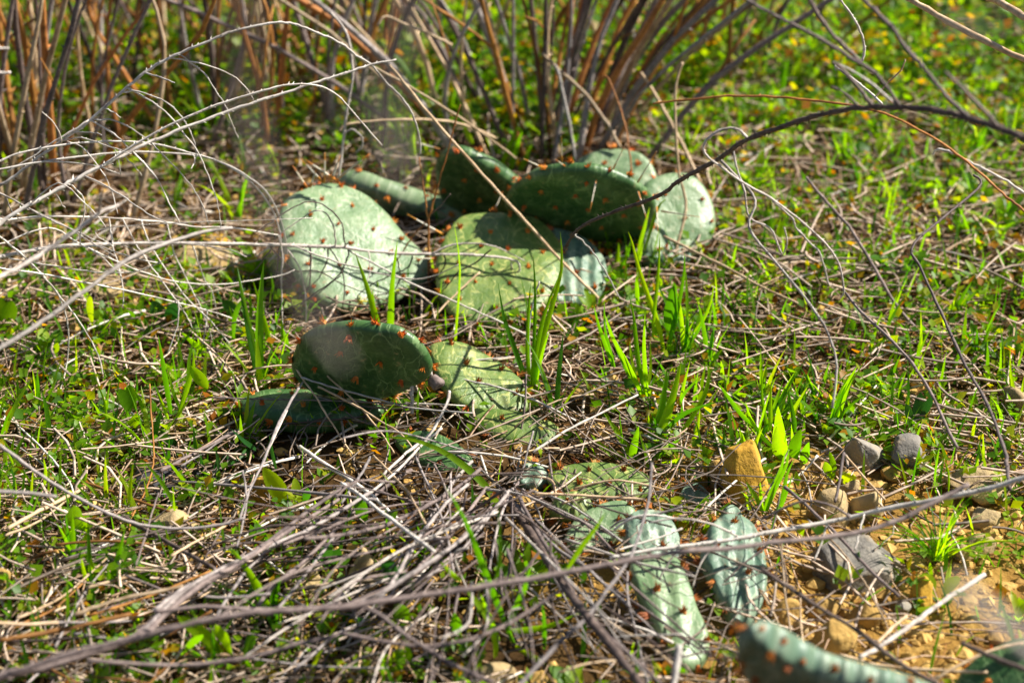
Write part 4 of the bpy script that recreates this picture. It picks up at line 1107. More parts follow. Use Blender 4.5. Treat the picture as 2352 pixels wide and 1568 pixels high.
# ------------------------------------------------------------------ thickets of brown standing stems behind
def thicket(label, px, py, spread, n, tops, hmin, hmax, rmm, depthr=.07, lean=0.0):
    b = ground(px, py)
    t = thing('stem_thicket', label, 'shrub', b)
    for i in range(n):
        a = random.gauss(0, .5)
        x0 = b.x + spread * a
        y0 = b.y + random.uniform(-1, 1) * depthr
        z0 = hgt(x0, y0) - .004
        H = random.uniform(hmin, hmax)
        dx = (a * tops + random.gauss(0, .16) + lean) * H
        dy = random.uniform(-.3, .25) * H
        p0 = Vector((x0, y0, z0))
        p3 = p0 + Vector((dx, dy, H))
        bow = Vector((random.uniform(-.03, .03), random.uniform(-.03, .03), 0))
        line = catmull([p0, p0.lerp(p3, .35) + bow * .8 - Vector((dx * .1, 0, 0)), p0.lerp(p3, .7) + bow, p3], 3)
        r = rmm * random.uniform(.55, 1.25) / 1000
        V, F = tube(line, r, r * .55, 6, .03, .12)
        s = mesh_obj('stem', V, F, random.choice(['brown', 'brown', 'straw', 'straw', 'ash', 'rust', 'mauve', 'dark']), t)
        if random.random() < .3:
            q = line[random.randint(3, 6)]
            d = Vector((random.uniform(-1, 1), random.uniform(-1, .4), random.uniform(.2, 1.4))).normalized()
            L = random.uniform(.03, .10)
            V, F = tube([q, q + d * L * .5 + Vector((0, 0, .004)), q + d * L], r * .5, r * .3, 5)
            mesh_obj('side_shoot', V, F, 'brown', s)
    return t
thicket('fan of brown standing stems rising behind the cactus', 1240, 318, .115, 52, 1.15, .22, .42, 3.4, .085)
thicket('dense brown standing stems beside the arching grey shrub', 70, 440, .11, 36, .25, .24, .42, 3.4, .09, .03)
thicket('dark brown shaded stems in the far thicket', 560, 262, .21, 52, .25, .18, .34, 3.2, .11, .02)
thicket('few slanting brown stems among leafy weeds beyond the fan', 1600, 170, .12, 20, .5, .16, .3, 2.8, .08, .12)
thicket('far stems between the two brown thickets', 850, 140, .17, 34, .4, .16, .3, 3.2, .09, -.05)
thicket('farthest pale brown stems seen at the edge of the meadow', 300, 120, .2, 36, .2, .16, .3, 3.4, .1, .03)

# ------------------------------------------------------------------ green tufts and leaves read off the photo
def blade_px(parent, s, wpx, mat='grass', Y=None, lean=None, shape='blade', name='blade', fold=.35, twist=None):
    """a leaf along a photo line, base first; the base stands on the ground unless Y is given"""
    px = tr(s)
    Y0 = Y if Y is not None else ground(*px[0]).y
    ln = random.uniform(-.025, .012) if lean is None else lean
    P = []
    for i, (x, y) in enumerate(px):
        P.append(at_y(x, y, Y0 + ln * i / max(1, len(px) - 1)))
    line = catmull(P, max(2, 9 // (len(P) - 1)))
    a = random.uniform(-.9, .9) if twist is None else twist
    t = (P[-1] - P[0]).normalized()
    side = Matrix.Rotation(a, 3, t) @ t.cross(CAM - P[0]).normalized()
    V, F = blade(line, 1.0 * rad(wpx, P[0]) / max(.7, abs(math.cos(a))), side, fold, shape=shape)
    return mesh_obj(name, V, F, mat, parent)
def tuft(label, base, blades, mat='grass', w=4.5, name='grass_tuft', cat='grass', group=None):
    g = ground(*base)
    t = thing(name, label, cat, g, group)
    for s in blades:
        ww = w
        if isinstance(s, tuple):
            s, ww = s
        blade_px(t, s, ww, mat, Y=g.y + random.uniform(-.006, .006))
    return t
tuft('tall grass tuft with long upright blades in front of the broad olive pad', (1222, 905), [('D 1225,905 1232,833 1262,720 1289,619 1287,532', 6.5), ('D 1222,905 1226,830 1250,720 1289,622', 6), ('D 1222,905 1226,800 1229,670 1224,582', 4.2),
     ('D 1218,905 1202,859 1170,770 1155,722 1144,649', 6), ('D 1222,905 1212,820 1214,720 1219,650', 5), ('D 1230,905 1236,860 1250,800 1262,760', 4), ('D 1220,905 1222,960 1228,990', 3)], w=5)
tuft('wide sunlit grass blades standing before the pale pad', (895, 768), [('D 898,768 898,742 902,649 913,552', 8), ('D 870,768 865,739 842,656 815,579', 7.5), ('D 868,768 862,720 855,660', 4)])
tuft('single thin grass blade beside the rust-red stem', (1048, 800), [('D 1048,800 1047,772 1057,619 1042,509', 3), ('D 1026,800 1025,760 1022,706', 2.4)])
tuft('leafy grass tuft with yellow dried tips in the meadow edge', (1500, 830), [('G 820,870 840,760 870,640 905,480 925,340 925,240', 5.5), ('G 800,870 780,740 740,610 690,470 640,320 605,180 580,110', 6), ('G 730,760 740,600 760,420 770,260 775,130', 4.2),
     ('G 970,870 930,740 860,640 800,520 760,430', 6), ('G 930,740 940,600 935,420 930,330', 3.6), ('G 960,880 950,760 935,700', 14), ('G 640,560 635,450 630,380', 5), ('G 840,720 850,560 870,430', 16), ('G 950,760 1040,650 1090,530 1105,430', 3.6), ('G 880,880 1000,740 1060,600', 4)], w=5)
tuft('upright grass clump beside the straw-covered soil', (1480, 935), [('G 680,1130 640,1040 560,880 480,740 440,620', 7), ('G 700,1120 690,1000 680,800 685,610', 5.5), ('G 690,1120 650,960 625,760 615,640 585,490', 5.5), ('G 690,1120 715,960 715,770', 4),
     ('G 490,940 450,820 400,680 370,560', 5), ('G 500,940 470,830 440,700 435,520', 4), ('G 620,1060 560,920 500,780 450,640', 5), ('G 640,1080 600,900 590,780', 4)])
tuft('two broad upright blades growing from one base', (1502, 1022), [('G 730,1420 740,1340 780,1190 820,940', 12), ('G 735,1420 780,1300 850,1110 905,900', 11), ('G 720,1420 715,1330 705,1230', 5), ('G 870,1400 950,1270 1040,1120 1075,980 1060,920', 6), ('G 800,1330 900,1240 1000,1190 1170,1140', 5),
     ('G 900,1170 920,1060 960,900', 4), ('G 905,1160 930,1100 1020,1000', 4), ('G 960,1420 1000,1330 1020,1190', 5)])
tuft('low spreading grass rosette above the ochre stone', (1455, 1056), [('G 590,1520 500,1480 420,1430 350,1350', 9), ('G 600,1520 560,1420 500,1320 430,1220', 8), ('G 610,1520 680,1440 780,1430 900,1400', 9), ('G 660,1520 760,1480 830,1430 900,1380', 9), ('G 600,1500 620,1400 645,1300', 9),
     ('G 640,1540 760,1545 860,1520 920,1490', 8), ('G 600,1520 560,1480 540,1360 525,1200', 4), ('G 650,1530 740,1560 800,1600', 8), ('G 700,1540 640,1490 610,1450', 7)])
tuft('bright tuft of grass and round leaves above the stones', (1800, 1068), [('G 1440,1340 1420,1250 1400,1120 1400,980', 5), ('G 1450,1330 1450,1200 1455,1030', 5), ('G 1600,1340 1590,1240 1560,1070', 6), ('G 1350,1300 1270,1220 1180,1100 1130,1040', 5), ('G 1480,1440 1400,1360 1330,1250 1300,1150', 5),
     ('G 1560,1260 1620,1160 1680,1060', 4), ('G 1540,1520 1530,1420 1520,1300 1500,1180', 18), ('G 1520,1480 1500,1400 1490,1300', 17), ('G 1600,1500 1620,1400 1640,1320', 14), ('G 1650,1520 1680,1460 1690,1400', 11)])
tuft('dark green blades standing by the ochre stone', (1758, 1182), [('Z 560,400 620,250 680,100 710,-40', 6), ('Z 570,400 640,220 715,60 730,-60', 5), ('Z 640,400 690,270 720,120 770,20', 5), ('Z 555,400 510,300 460,220 435,175', 5), ('Z 555,390 540,260 535,180', 4), ('Z 650,390 700,300 760,120', 4)])
# the fine tuft by the bare soil
ft = thing('grass_tuft', 'fine-bladed round grass tuft on the bare soil by the stones', 'grass', ground(2155, 1288))
for i in range(64):
    a = random.uniform(-1.25, 1.25) + random.gauss(0, .1)
    L = random.uniform(60, 175) * (1 if random.random() < .75 else 1.35)
    ex, ey = 2155 + math.sin(a) * L * 1.1, 1288 - math.cos(a) * L * .95
    blade_px(ft, 'D %f,%f %f,%f %f,%f' % (2155 + random.uniform(-14, 14), 1288, 2155 + (ex - 2155) * .45, 1288 + (ey - 1288) * .6, ex, ey + abs(a) * 24), 1.7, 'grass', Y=ft.location.y + random.uniform(-.01, .01), lean=random.uniform(-.05, .05))
tuft('long glossy grass blades arching out of the dead twigs', (1140, 1510), [('D 1180,1475 1131,1353 1104,1279 1067,1189 1021,1113', 7.5), ('Y 1070,1290 1000,1100 900,970 850,900', 8), ('Y 1080,1260 1030,1120 960,950', 7), ('Y 1150,1180 1200,1060 1270,900 1300,760', 8), ('Y 1060,1400 1050,1260 1000,1150', 7),
     ('Y 1170,1200 1300,1190 1450,1160 1640,1080', 8), ('Y 1040,880 1080,780 1090,600 1080,320', 5), ('Y 1200,1310 1350,1400 1500,1540', 7), ('Y 1400,1330 1400,1150 1380,980', 5), ('Y 1550,790 1650,630 1750,500 1820,390', 6), ('Y 820,860 750,800 680,730', 6), ('Y 800,1210 790,1140 780,1080', 14)])
blade_px(thing('grass_tuft', 'one broad green blade arching over the dark twigs', 'grass', ground(1134, 1172)), 'D 1136,1172 1128,1135 1095,1095 1055,1062 1004,1030 933,1006 865,1005', 8.5, 'grass', lean=.05, twist=.2)
tuft('out-of-focus green blade crossing the fallen pad', (1740, 1600), [('D 1735,1600 1755,1560 1785,1510 1812,1470', 10)])
tuft('out-of-focus green blades beside the corner pad', (2345, 1560), [('D 2350,1580 2345,1540 2320,1450 2296,1370', 9), ('D 2360,1570 2352,1500 2340,1440', 6)])
tuft('grass tuft with crossing blades beside the edge-on pad', (395, 1010), [('L 1230,1300 1280,1130 1330,960 1330,830', 6), ('L 1220,1290 1290,1070 1300,900 1340,760', 5), ('L 1180,1280 1150,1080 1120,900 1090,740', 6), ('L 1150,1300 1100,1170 1060,1060', 4), ('L 1240,1250 1190,1130 1150,950', 4),
     ('L 1160,1330 1130,1240 1080,1120', 4), ('L 870,1330 880,1200 870,1120', 3), ('L 730,1340 720,1200 650,1020', 3), ('L 820,1360 790,1290 770,1230', 3), ('L 1000,1300 960,1180 900,1090', 4)])
tuft('tall grass blades in the cactus shade beside the sunlit pad', (560, 820), [('L 1870,830 1830,680 1790,540 1740,350', 6), ('L 1610,760 1620,620 1660,520 1720,480', 6), ('L 1440,880 1350,800 1240,710', 7), ('L 1790,900 1650,800 1540,710', 7), ('L 1880,880 1780,760 1690,670', 6), ('L 1800,930 1830,800 1850,700', 5),
     ('L 1940,900 1945,760 1940,620', 5), ('L 1990,860 1970,760 1950,690', 5), ('L 1600,880 1540,820 1490,780', 5), ('L 1590,1030 1540,960 1510,910', 3), ('L 1900,910 1960,810 1980,700', 5)])
tuft('single upright blade beside the clover', (118, 1020), [('K 370,450 350,300 330,150 305,50', 6), ('K 360,450 300,370 270,340', 3.4), ('K 280,660 210,520 170,400 150,330', 4.4), ('K 370,430 350,330 340,260', 4)])
tuft('thin blades leaning in a row beside the straw', (60, 1180), [('K 120,900 80,770 40,680 0,620', 4), ('K 160,820 170,720 190,610', 3), ('K 230,850 235,740 245,620', 3), ('K 110,880 115,780 110,690', 3), ('K 330,740 340,640 320,540', 4), ('K 100,600 70,530 50,490', 3), ('K 90,760 100,690 60,560', 3)])
tuft('three thin blades standing behind the beige stone', (300, 1190), [('K 950,980 950,830 960,700 980,560', 5), ('K 790,890 780,720 775,520', 5), ('K 1310,945 1230,790 1140,660 1050,560', 5), ('K 890,930 850,860 810,790', 4), ('K 940,960 920,880 910,800', 4), ('K 780,1100 720,1040 640,960', 4), ('K 680,880 620,800 560,740', 4)])
tuft('grass tuft with two strong blades in the dead twigs', (235, 1362), [('X 620,930 615,760 610,600 605,430', 6), ('X 760,900 790,780 830,640 860,500', 7), ('X 740,930 745,850 740,770', 6), ('X 620,930 580,800 560,700', 5), ('X 650,900 640,780 630,700', 9), ('X 720,930 680,920 600,900', 8), ('X 460,920 520,800 560,640', 6)])
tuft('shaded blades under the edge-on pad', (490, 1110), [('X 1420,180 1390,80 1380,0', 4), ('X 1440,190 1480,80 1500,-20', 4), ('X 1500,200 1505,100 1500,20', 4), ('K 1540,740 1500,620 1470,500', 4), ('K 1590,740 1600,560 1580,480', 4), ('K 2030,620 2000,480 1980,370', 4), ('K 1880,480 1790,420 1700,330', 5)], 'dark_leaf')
tuft('pale blades against the ochre soil above the branch', (2045, 1150), [('Z 1560,330 1540,200 1510,80 1480,-30', 3), ('Z 1590,310 1590,160 1620,0', 3), ('Z 1750,280 1740,150 1760,0 1770,-60', 2.6), ('Z 1830,250 1830,120 1800,20', 2.6)])
tuft('grass blades behind the big standing pad', (1190, 400), [('D 1150,380 1170,330 1192,280', 7), ('D 1170,400 1186,340 1200,300', 7), ('D 1085,330 1070,300 1060,270', 6), ('D 1190,400 1210,360 1222,330', 6), ('D 950,380 948,330 952,290', 7)])
tuft('grass blades between the dark pad and the striped pads', (1430, 640), [('S 1380,1060 1400,960 1410,840', 7), ('S 1390,1080 1460,960 1500,830', 6), ('S 1560,980 1580,830 1640,580', 6), ('S 1600,900 1690,600 1760,520', 4), ('S 1640,1254 1580,1100 1520,860', 7)])
# broad leaves
def leaves(label, base, ls, mat='lime', name='broadleaf_weed'):
    g = ground(*base)
    t = thing(name, label, 'weed', g)
    for (s, w) in ls:
        blade_px(t, s, w, mat, Y=g.y + random.uniform(-.004, .004), lean=random.uniform(-.03, .03), shape='lance', name='leaf', fold=.22, twist=random.uniform(-.35, .35))
    return t
leaves('weed with one big upright sunlit leaf beside the ochre stone', (668, 1180), [('X 2000,400 1950,300 1890,190 1812,80', 21), ('X 2030,410 2045,320 2040,230 2030,150', 12), ('X 1790,490 1760,440 1700,360', 9), ('X 2090,330 2110,280 2120,220', 9), ('X 1810,490 1820,440 1815,390', 8)], 'grass')
leaves('weed with a broad leaf crossed by a shadow, beside the beige stone', (180, 1236), [('X 540,560 520,470 500,400 510,340', 20), ('X 560,560 575,500 590,440', 12), ('X 530,610 470,590 420,520', 9), ('X 560,570 530,585 470,595', 8)])
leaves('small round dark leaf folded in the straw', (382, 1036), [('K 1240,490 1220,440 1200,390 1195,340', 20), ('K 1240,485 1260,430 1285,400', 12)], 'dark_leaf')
leaves('weed with two long leaves among the grass beside the cactus', (318, 1000), [('L 940,1380 920,1330 930,1280', 15), ('L 900,1270 870,1200 820,1110', 15), ('L 1430,1110 1390,1050 1310,950', 14), ('L 940,1260 900,1160 890,1080', 13), ('L 900,1420 880,1330 860,1280', 12)])
leaves('lime weed clump beside the grey branch', (95, 835), [('L 290,890 300,780 290,690', 15), ('L 300,900 250,830 210,760', 12), ('L 310,890 370,790 410,700', 14), ('L 270,890 200,850 170,800', 9), ('L 330,870 380,840 400,790', 8)])
leaves('lime weed with broad blades under the hanging twigs', (230, 770), [('L 690,720 690,620 680,560', 17), ('L 650,710 620,610 600,560', 13), ('L 640,690 620,560 620,460', 8), ('L 690,730 720,650 720,600', 10), ('L 560,700 540,620 510,570', 9)])
leaves('lime weed in front of the shaded dark leaves', (300, 745), [('L 930,720 900,600 880,520', 18), ('L 960,720 980,640 960,560', 13), ('L 880,720 830,620 830,540', 7)])
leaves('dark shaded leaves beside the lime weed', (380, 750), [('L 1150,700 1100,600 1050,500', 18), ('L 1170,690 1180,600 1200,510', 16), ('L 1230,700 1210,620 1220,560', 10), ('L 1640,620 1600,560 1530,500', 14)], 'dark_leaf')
leaves('big lime leaves at the edge beside the blurred twig', (0, 770), [('L -20,750 -10,600 0,480', 20), ('L 20,720 60,600 80,500', 18), ('L 40,740 80,720 110,700', 8)])
leaves('upright lime weed in the sunlit straw', (172, 890), [('L 510,1090 500,1000 500,900', 14), ('L 520,1090 560,1090 620,1070', 9), ('L 500,1090 470,1040 460,1000', 8)])
leaves('leaf pair standing on the bank above the grey stones', (2110, 996), [('R 1600,1380 1620,1280 1640,1130', 14), ('R 1590,1370 1560,1290 1540,1210', 9), ('R 1610,1380 1680,1240 1720,1160', 9)], 'dark_leaf')
leaves('leaf sprout lying over the tan stones', (1905, 1108), [('Z 1060,170 1130,160 1200,150', 13), ('Z 1020,180 1000,100 980,40', 10), ('Z 1030,170 1040,80 1010,-30', 7), ('Z 1020,180 960,130 890,90', 9), ('Z 1015,190 1015,240 1000,270', 7)])
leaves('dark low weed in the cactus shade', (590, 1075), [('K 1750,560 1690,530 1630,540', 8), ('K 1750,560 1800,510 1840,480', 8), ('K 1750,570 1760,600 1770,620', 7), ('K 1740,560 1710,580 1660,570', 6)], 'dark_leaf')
leaves('blurred lime weed among the front twigs', (930, 1450), [('Y 430,1190 410,1090 380,1020', 20), ('Y 460,1200 480,1130 500,1080', 14), ('Y 400,1190 340,1150 310,1100', 13)])
leaves('blurred lime sprout at the end of the grey twigs', (905, 1545), [('Y 340,1480 310,1400 280,1380', 14), ('Y 370,1480 420,1400 460,1370', 15), ('Y 500,1500 510,1420 530,1360', 16), ('Y 380,1440 400,1360 380,1330', 12)])
leaves('dark blurred weed under the front branch', (830, 1440), [('Y 100,1200 60,1130 20,1080', 16), ('Y 110,1200 140,1140 180,1150', 14), ('Y 300,850 330,780 370,730', 22), ('Y 310,870 400,810 440,800', 16)], 'dark_leaf')
leaves('serrated leaf upright in the front twigs', (832, 1208), [('Y 170,490 140,380 120,270', 15), ('Y 160,500 100,490 50,500', 9), ('Y 170,500 200,510 220,480', 7)])
leaves('wide blurred leaves between the front stems', (775, 1300), [('X 2250,780 2240,690 2280,600', 15), ('X 2260,760 2300,700 2340,640', 15), ('X 2240,760 2200,720 2150,740', 10)], 'dark_leaf')
leaves('blurred dark leaf blades beneath the thick woody base stem', (500, 1530), [('X 1560,1390 1400,1230 1220,1100', 16), ('X 1600,1380 1540,1250 1480,1160', 12), ('X 1640,1390 1720,1300 1740,1200', 12), ('X 1240,1380 1330,1280 1400,1230', 9)], 'grass')

# ------------------------------------------------------------------ countable small plants, copied
def proto(name):
    return thing(name, None, None, Vector((0, 0, 0)))
def make_rosette(n, L, w, up, shape, mat):
    t = proto('leafy_weed')
    for i in range(n):
        a = i * 2.4 + random.uniform(-.3, .3)
        l = L * random.uniform(.6, 1.1)
        d = Vector((math.cos(a), math.sin(a), 0))
        e = up * random.uniform(.6, 1.3)
        P = [d * l * s + Vector((0, 0, l * (e * s - .45 * e * s * s))) for s in (0, .25, .5, .75, 1)]
        V, F = blade(P, w * random.uniform(.75, 1.1), d.cross(Vector((0, 0, 1))), .3, shape=shape)
        mesh_obj('leaf', V, F, mat, t)
    return t
def make_tuft(n, L, w, mat):
    t = proto('grass_tuft')
    for i in range(n):
        a = random.uniform(0, 6.28)
        l = L * random.uniform(.45, 1.1)
        d = Vector((math.cos(a), math.sin(a), 0))
        e = random.uniform(.15, .75)
        o = d * random.uniform(0, .004)
        P = [o + d * l * e * s ** 1.6 + Vector((0, 0, l * (s - .22 * e * s * s))) for s in (0, .2, .42, .64, .84, 1)]
        b = a + random.uniform(-.8, .8) + 1.57
        V, F = blade(P, w * random.uniform(.7, 1.2), Vector((math.cos(b), math.sin(b), 0)), .35)
        mesh_obj('blade', V, F, mat, t)
    return t
def make_clover(n, h):
    t = proto('clover')
    for i in range(n):
        a = i * 2.4
        top = Vector((math.cos(a), math.sin(a), 0)) * h * random.uniform(.3, 1.1) + Vector((0, 0, h * random.uniform(.7, 1.2)))
        V, F = tube([Vector((0, 0, -.002)), top * .55 + Vector((0, 0, .003)), top], .0005, .0004, 4)
        r = h * random.uniform(.33, .45)
        for k in range(3):
            b = a + k * 2.094
            d = Vector((math.cos(b), math.sin(b), random.uniform(-.1, .35)))
            blade([top + d * r * s for s in (0, .3, .55, .8, 1.0)], r * .52, d.cross(Vector((0, 0, 1))), .25, V, F, 'round')
        mesh_obj('leaf', V, F, 'lime', t, smooth=False)
    return t
ROS = [make_rosette(n, L, w, up, sh, m) for n, L, w, up, sh, m in (
    (9, .020, .0032, .9, 'lance', 'lime'), (7, .026, .0040, 1.3, 'lance', 'lime'), (10, .015, .0034, .7, 'round', 'lime'),
    (8, .022, .0030, 1.6, 'lance', 'lime'), (6, .018, .0045, 1.2, 'round', 'grass'), (11, .017, .0022, 1.1, 'lance', 'lime'))]
TUF = [make_tuft(n, L, w, m) for n, L, w, m in ((7, .056, .0021, 'grass'), (9, .044, .0017, 'grass'), (6, .066, .0024, 'grass'), (10, .036, .0014, 'lime'), (8, .048, .0020, 'lime'))]
CLO = [make_clover(n, h) for n, h in ((4, .014), (6, .016), (3, .012))]

SOIL = tr('D 1760,1080 1870,1030 2060,1100 2200,1150 2440,1180 2440,1600 1760,1600 1770,1300')
TWIG = tr('D 540,1060 900,960 1200,1000 1520,1160 1640,1350 1620,1600 980,1600 640,1300')
SHADE = tr('D 260,690 640,640 660,780 560,870 300,760')
PADPX = [p[0] for p in PADS]
def in_pads(x, y, grow=1.0):
    for poly in PADPX:
        cx = sum(p[0] for p in poly) / len(poly); cy = sum(p[1] for p in poly) / len(poly)
        if inside(cx + (x - cx) / grow, cy + (y - cy) / grow, poly):
            return True
    return False
KEEP = [(tr(s)) for s in ('D 1860,1120 2070,1120 2070,1380 1860,1380', 'D 1630,1030 1770,1030 1770,1180 1630,1180')]
def scatter(n, ok, x0=-120, x1=2470, y0=-230, y1=1640, tries=60):
    """places spread evenly over the ground (not over the picture) that pass ok(px, py)"""
    out = []
    k = 0
    while len(out) < n and k < n * tries:
        k += 1
        Y = random.uniform(.98, 3.0)
        X = random.uniform(-.36, .36) * (Y + .15) * .86
        p = Vector((X, Y, hgt(X, Y)))
        x, y = to_px(p)
        if not (x0 < x < x1 and y0 < y < y1):
            continue
        if ok(x, y):
            out.append((p, x, y))
    return out
def green(x, y):
    """how green the ground is where the photo shows (x, y)"""
    if inside(x, y, SOIL):
        return .06
    if inside(x, y, TWIG):
        return .07
    if in_pads(x, y, .96):
        return 0
    q = noise.noise((x * .006, y * .009, 5.0)) * .5 + .5
    if 1200 < x < 1480 and 800 < y < 1060:
        return .10
    if x > 1280 and y < 1060:
        return -.02 + .85 * q
    if y < 420:
        return .30 + .45 * q if x > 900 else .12 + .4 * q
    if x < 1000 and y < 640:
        return .03 + .25 * q
    if x < 700 and y < 1010:
        return .16 + .4 * q
    if y > 1000 and x < 1100:
        return .12 + .25 * q
    return .25
LOOK = {}
def place(protos, spots, label, cat, group, smin, smax, first):
    for p, x, y in spots:
        s = random.choice(protos)
        t = copy_tree(s)
        prop(t, zone(x, y, LOOK[s.name]), cat, group)
        t.location = p - Vector((0, 0, .001))
        t.rotation_euler = (random.uniform(-.2, .2), random.uniform(-.2, .2), random.uniform(0, 6.28))
        k = random.uniform(smin, smax)
        t.scale = (k, k, k * random.uniform(.9, 1.25))
def zone(x, y, kind):
    if inside(x, y, SOIL): return kind + ' on the bare ochre soil'
    if inside(x, y, TWIG): return kind + ' under the grey dead twigs'
    if y < 420: return kind + ' near the brown standing stems' if x < 1450 else kind + ' in the far blurred meadow'
    if x > 1280: return kind + ' in the sunny meadow beyond the cactus'
    if x < 700 and y < 1010: return kind + ' in the straw beneath the arching branches'
    return kind + ' in the litter before the cactus'
def ok(mul=1.0, lo=0.0):
    return lambda x, y: green(x, y) * mul > random.random() + lo and not in_pads(x, y + 8, 1.02)
LOOK.update(zip([t.name for t in ROS], ('flat lime weed of nine pointed leaves', 'tall lime weed with long pointed leaves', 'low lime weed of round leaves', 'upright lime weed of narrow leaves',
                                        'green weed of six round leaves', 'bushy lime weed of thin leaves')))
LOOK.update(zip([t.name for t in TUF], ('medium grass tuft', 'short thick grass tuft', 'tall thin grass tuft', 'small lime grass tuft', 'yellowish grass tuft')))
LOOK.update(zip([t.name for t in CLO], ('clover sprig of four stalks', 'dense clover sprig', 'small clover sprig')))
place(ROS, scatter(170, ok()), lambda x, y: zone(x, y, 'small lime green leafy weed'), 'weed', 'small leafy weeds', .8, 1.7, 'leafy_weed')
place(TUF, scatter(135, ok()), lambda x, y: zone(x, y, 'small upright grass tuft'), 'grass', 'small grass tufts', .8, 1.45, 'grass_tuft')
CS = tr('D 120,960 560,1000 1000,1300 950,1560 0,1560 0,1000')
place(CLO, scatter(26, lambda x, y: inside(x, y, CS) and random.random() < .8) + scatter(28, ok(.7)) + [(ground(x, y), x, y) for x, y in ((198, 1058), (205, 1000), (330, 1145), (2300, 1160), (2330, 1230), (2240, 1290), (650, 1200), (1985, 945), (2290, 1300), (2335, 1275))],
      lambda x, y: zone(x, y, 'three-leaved clover sprig'), 'clover', 'clover sprigs', .75, 1.4, 'clover')
# longer loose straws, one by one
STRAW = []
for i in range(8):
    L = random.uniform(.05, .13)
    b = random.uniform(-.12, .12) * L
    P = [Vector((L * (s - .5), b * (1 - 4 * (s - .5) ** 2), .004 * (1 - 4 * (s - .5) ** 2))) for s in (0, .2, .4, .6, .8, 1)]
    V, F = tube(P, random.uniform(.0007, .0012), random.uniform(.0004, .0008), 5, 0, .2)
    STRAW.append(mesh_obj('loose_straw', V, F, random.choice(['straw', 'pale', 'pale', 'straw', 'grey'])))
SLOOK = ('long', 'bowed', 'thin', 'stout', 'bleached', 'short', 'pale', 'dull')
for p, x, y in scatter(280, lambda x, y: not in_pads(x, y, 1.1) and (random.random() < .5 or not inside(x, y, SOIL))):
    i = random.randrange(8)
    t = STRAW[i].copy()
    col.objects.link(t)
    t.location = p + Vector((0, 0, random.uniform(.002, .014)))
    t.rotation_euler = (0, random.gauss(0, .12), random.uniform(0, 6.28))
    prop(t, zone(x, y, SLOOK[i] + ' loose dry straw lying'), 'straw', 'loose straws on the ground')
for t in STRAW:
    bpy.data.objects.remove(t)
for t in ROS + TUF + CLO:
    for c in list(t.children):
        bpy.data.objects.remove(c)
    bpy.data.objects.remove(t)

# ------------------------------------------------------------------ what nobody could count
def np_obj(name, V, F, mat, label=None, cat=None):
    me = bpy.data.meshes.new(name)
    V = np.ascontiguousarray(V, dtype=np.float32)
    F = np.ascontiguousarray(F, dtype=np.int32)
    k = F.shape[1]
    me.vertices.add(len(V)); me.vertices.foreach_set('co', V.ravel())
    me.loops.add(F.size); me.loops.foreach_set('vertex_index', F.ravel())
    me.polygons.add(len(F)); me.polygons.foreach_set('loop_start', np.arange(len(F), dtype=np.int32) * k)
    me.polygons.foreach_set('loop_total', np.full(len(F), k, dtype=np.int32))
    me.polygons.foreach_set('use_smooth', np.ones(len(F), dtype=bool))
    me.update(calc_edges=True)
    me.materials.append(MAT[mat])
    o = bpy.data.objects.new(name, me)
    col.objects.link(o)
    return prop(o, label, cat, kind='stuff')
def spots_np(n, ok, **kw):
    s = scatter(n, ok, **kw)
    return np.array([tuple(p) for p, x, y in s]), np.array([(x, y) for p, x, y in s])

def straws(name, n, lmin, lmax, rmin, rmax, zmax, ok, label, mat='straw_s'):
    B, _ = spots_np(n, ok)
    n = len(B)
    a = rng.uniform(0, 2 * np.pi, n)
    L = rng.uniform(lmin, lmax, n) * rng.uniform(.5, 1, n)
    tilt = rng.normal(0, .12, n)
    D = np.stack([np.cos(a), np.sin(a), tilt], 1)
    S = np.stack([-np.sin(a), np.cos(a), np.zeros(n)], 1)
    bow = rng.normal(0, .10, n) * L
    r = rng.uniform(rmin, rmax, n)
    z0 = rng.uniform(.0005, zmax, n)
    segs = 4
    V = np.zeros((n, segs, 3, 3))
    for k in range(segs):
        s = k / (segs - 1) - .5
        c = B + D * (L * s)[:, None] + S * (bow * (1 - 4 * s * s))[:, None]
        c[:, 2] = B[:, 2] + np.maximum(.0003, z0 + tilt * L * s + .12 * np.abs(bow) * (1 - 4 * s * s))
        for q in range(3):
            w = 2 * np.pi * q / 3 + .5
            V[:, k, q] = c + S * (np.cos(w) * r)[:, None] + np.array([0, 0, 1.0]) * (np.sin(w) * r)[:, None]
    idx = np.arange(n)[:, None] * (segs * 3)
    F = []
    for k in range(segs - 1):
        for q in range(3):
            F.append(np.concatenate([idx + k * 3 + q, idx + k * 3 + (q + 1) % 3, idx + (k + 1) * 3 + (q + 1) % 3, idx + (k + 1) * 3 + q], 1))
    F = np.stack(F, 1).reshape(-1, 4)
    return np_obj(name, V.reshape(-1, 3), F, mat, label, 'litter')
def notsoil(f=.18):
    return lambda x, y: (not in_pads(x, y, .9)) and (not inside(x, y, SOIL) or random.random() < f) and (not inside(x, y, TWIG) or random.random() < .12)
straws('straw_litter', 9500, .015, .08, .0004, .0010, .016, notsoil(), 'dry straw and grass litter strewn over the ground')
straws('twig_litter', 1300, .02, .09, .0004, .0010, .018, lambda x, y: inside(x, y, TWIG) or (y > 1000 and x < 900 and random.random() < .6) or random.random() < .12,
       'fine grey twig litter lying between the plants', 'grey_s')
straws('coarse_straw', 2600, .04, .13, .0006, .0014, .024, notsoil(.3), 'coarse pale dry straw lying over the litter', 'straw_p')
OLDP = tr('D 1180,1060 1500,1050 1780,1180 1780,1460 1640,1580 1400,1580 1180,1250')
straws('wiry_stems', 80, .05, .14, .0003, .0008, .045, lambda x, y: inside(x, y, OLDP), 'wiry brown dead stems matted over the old wrinkled pads', 'grey_s')
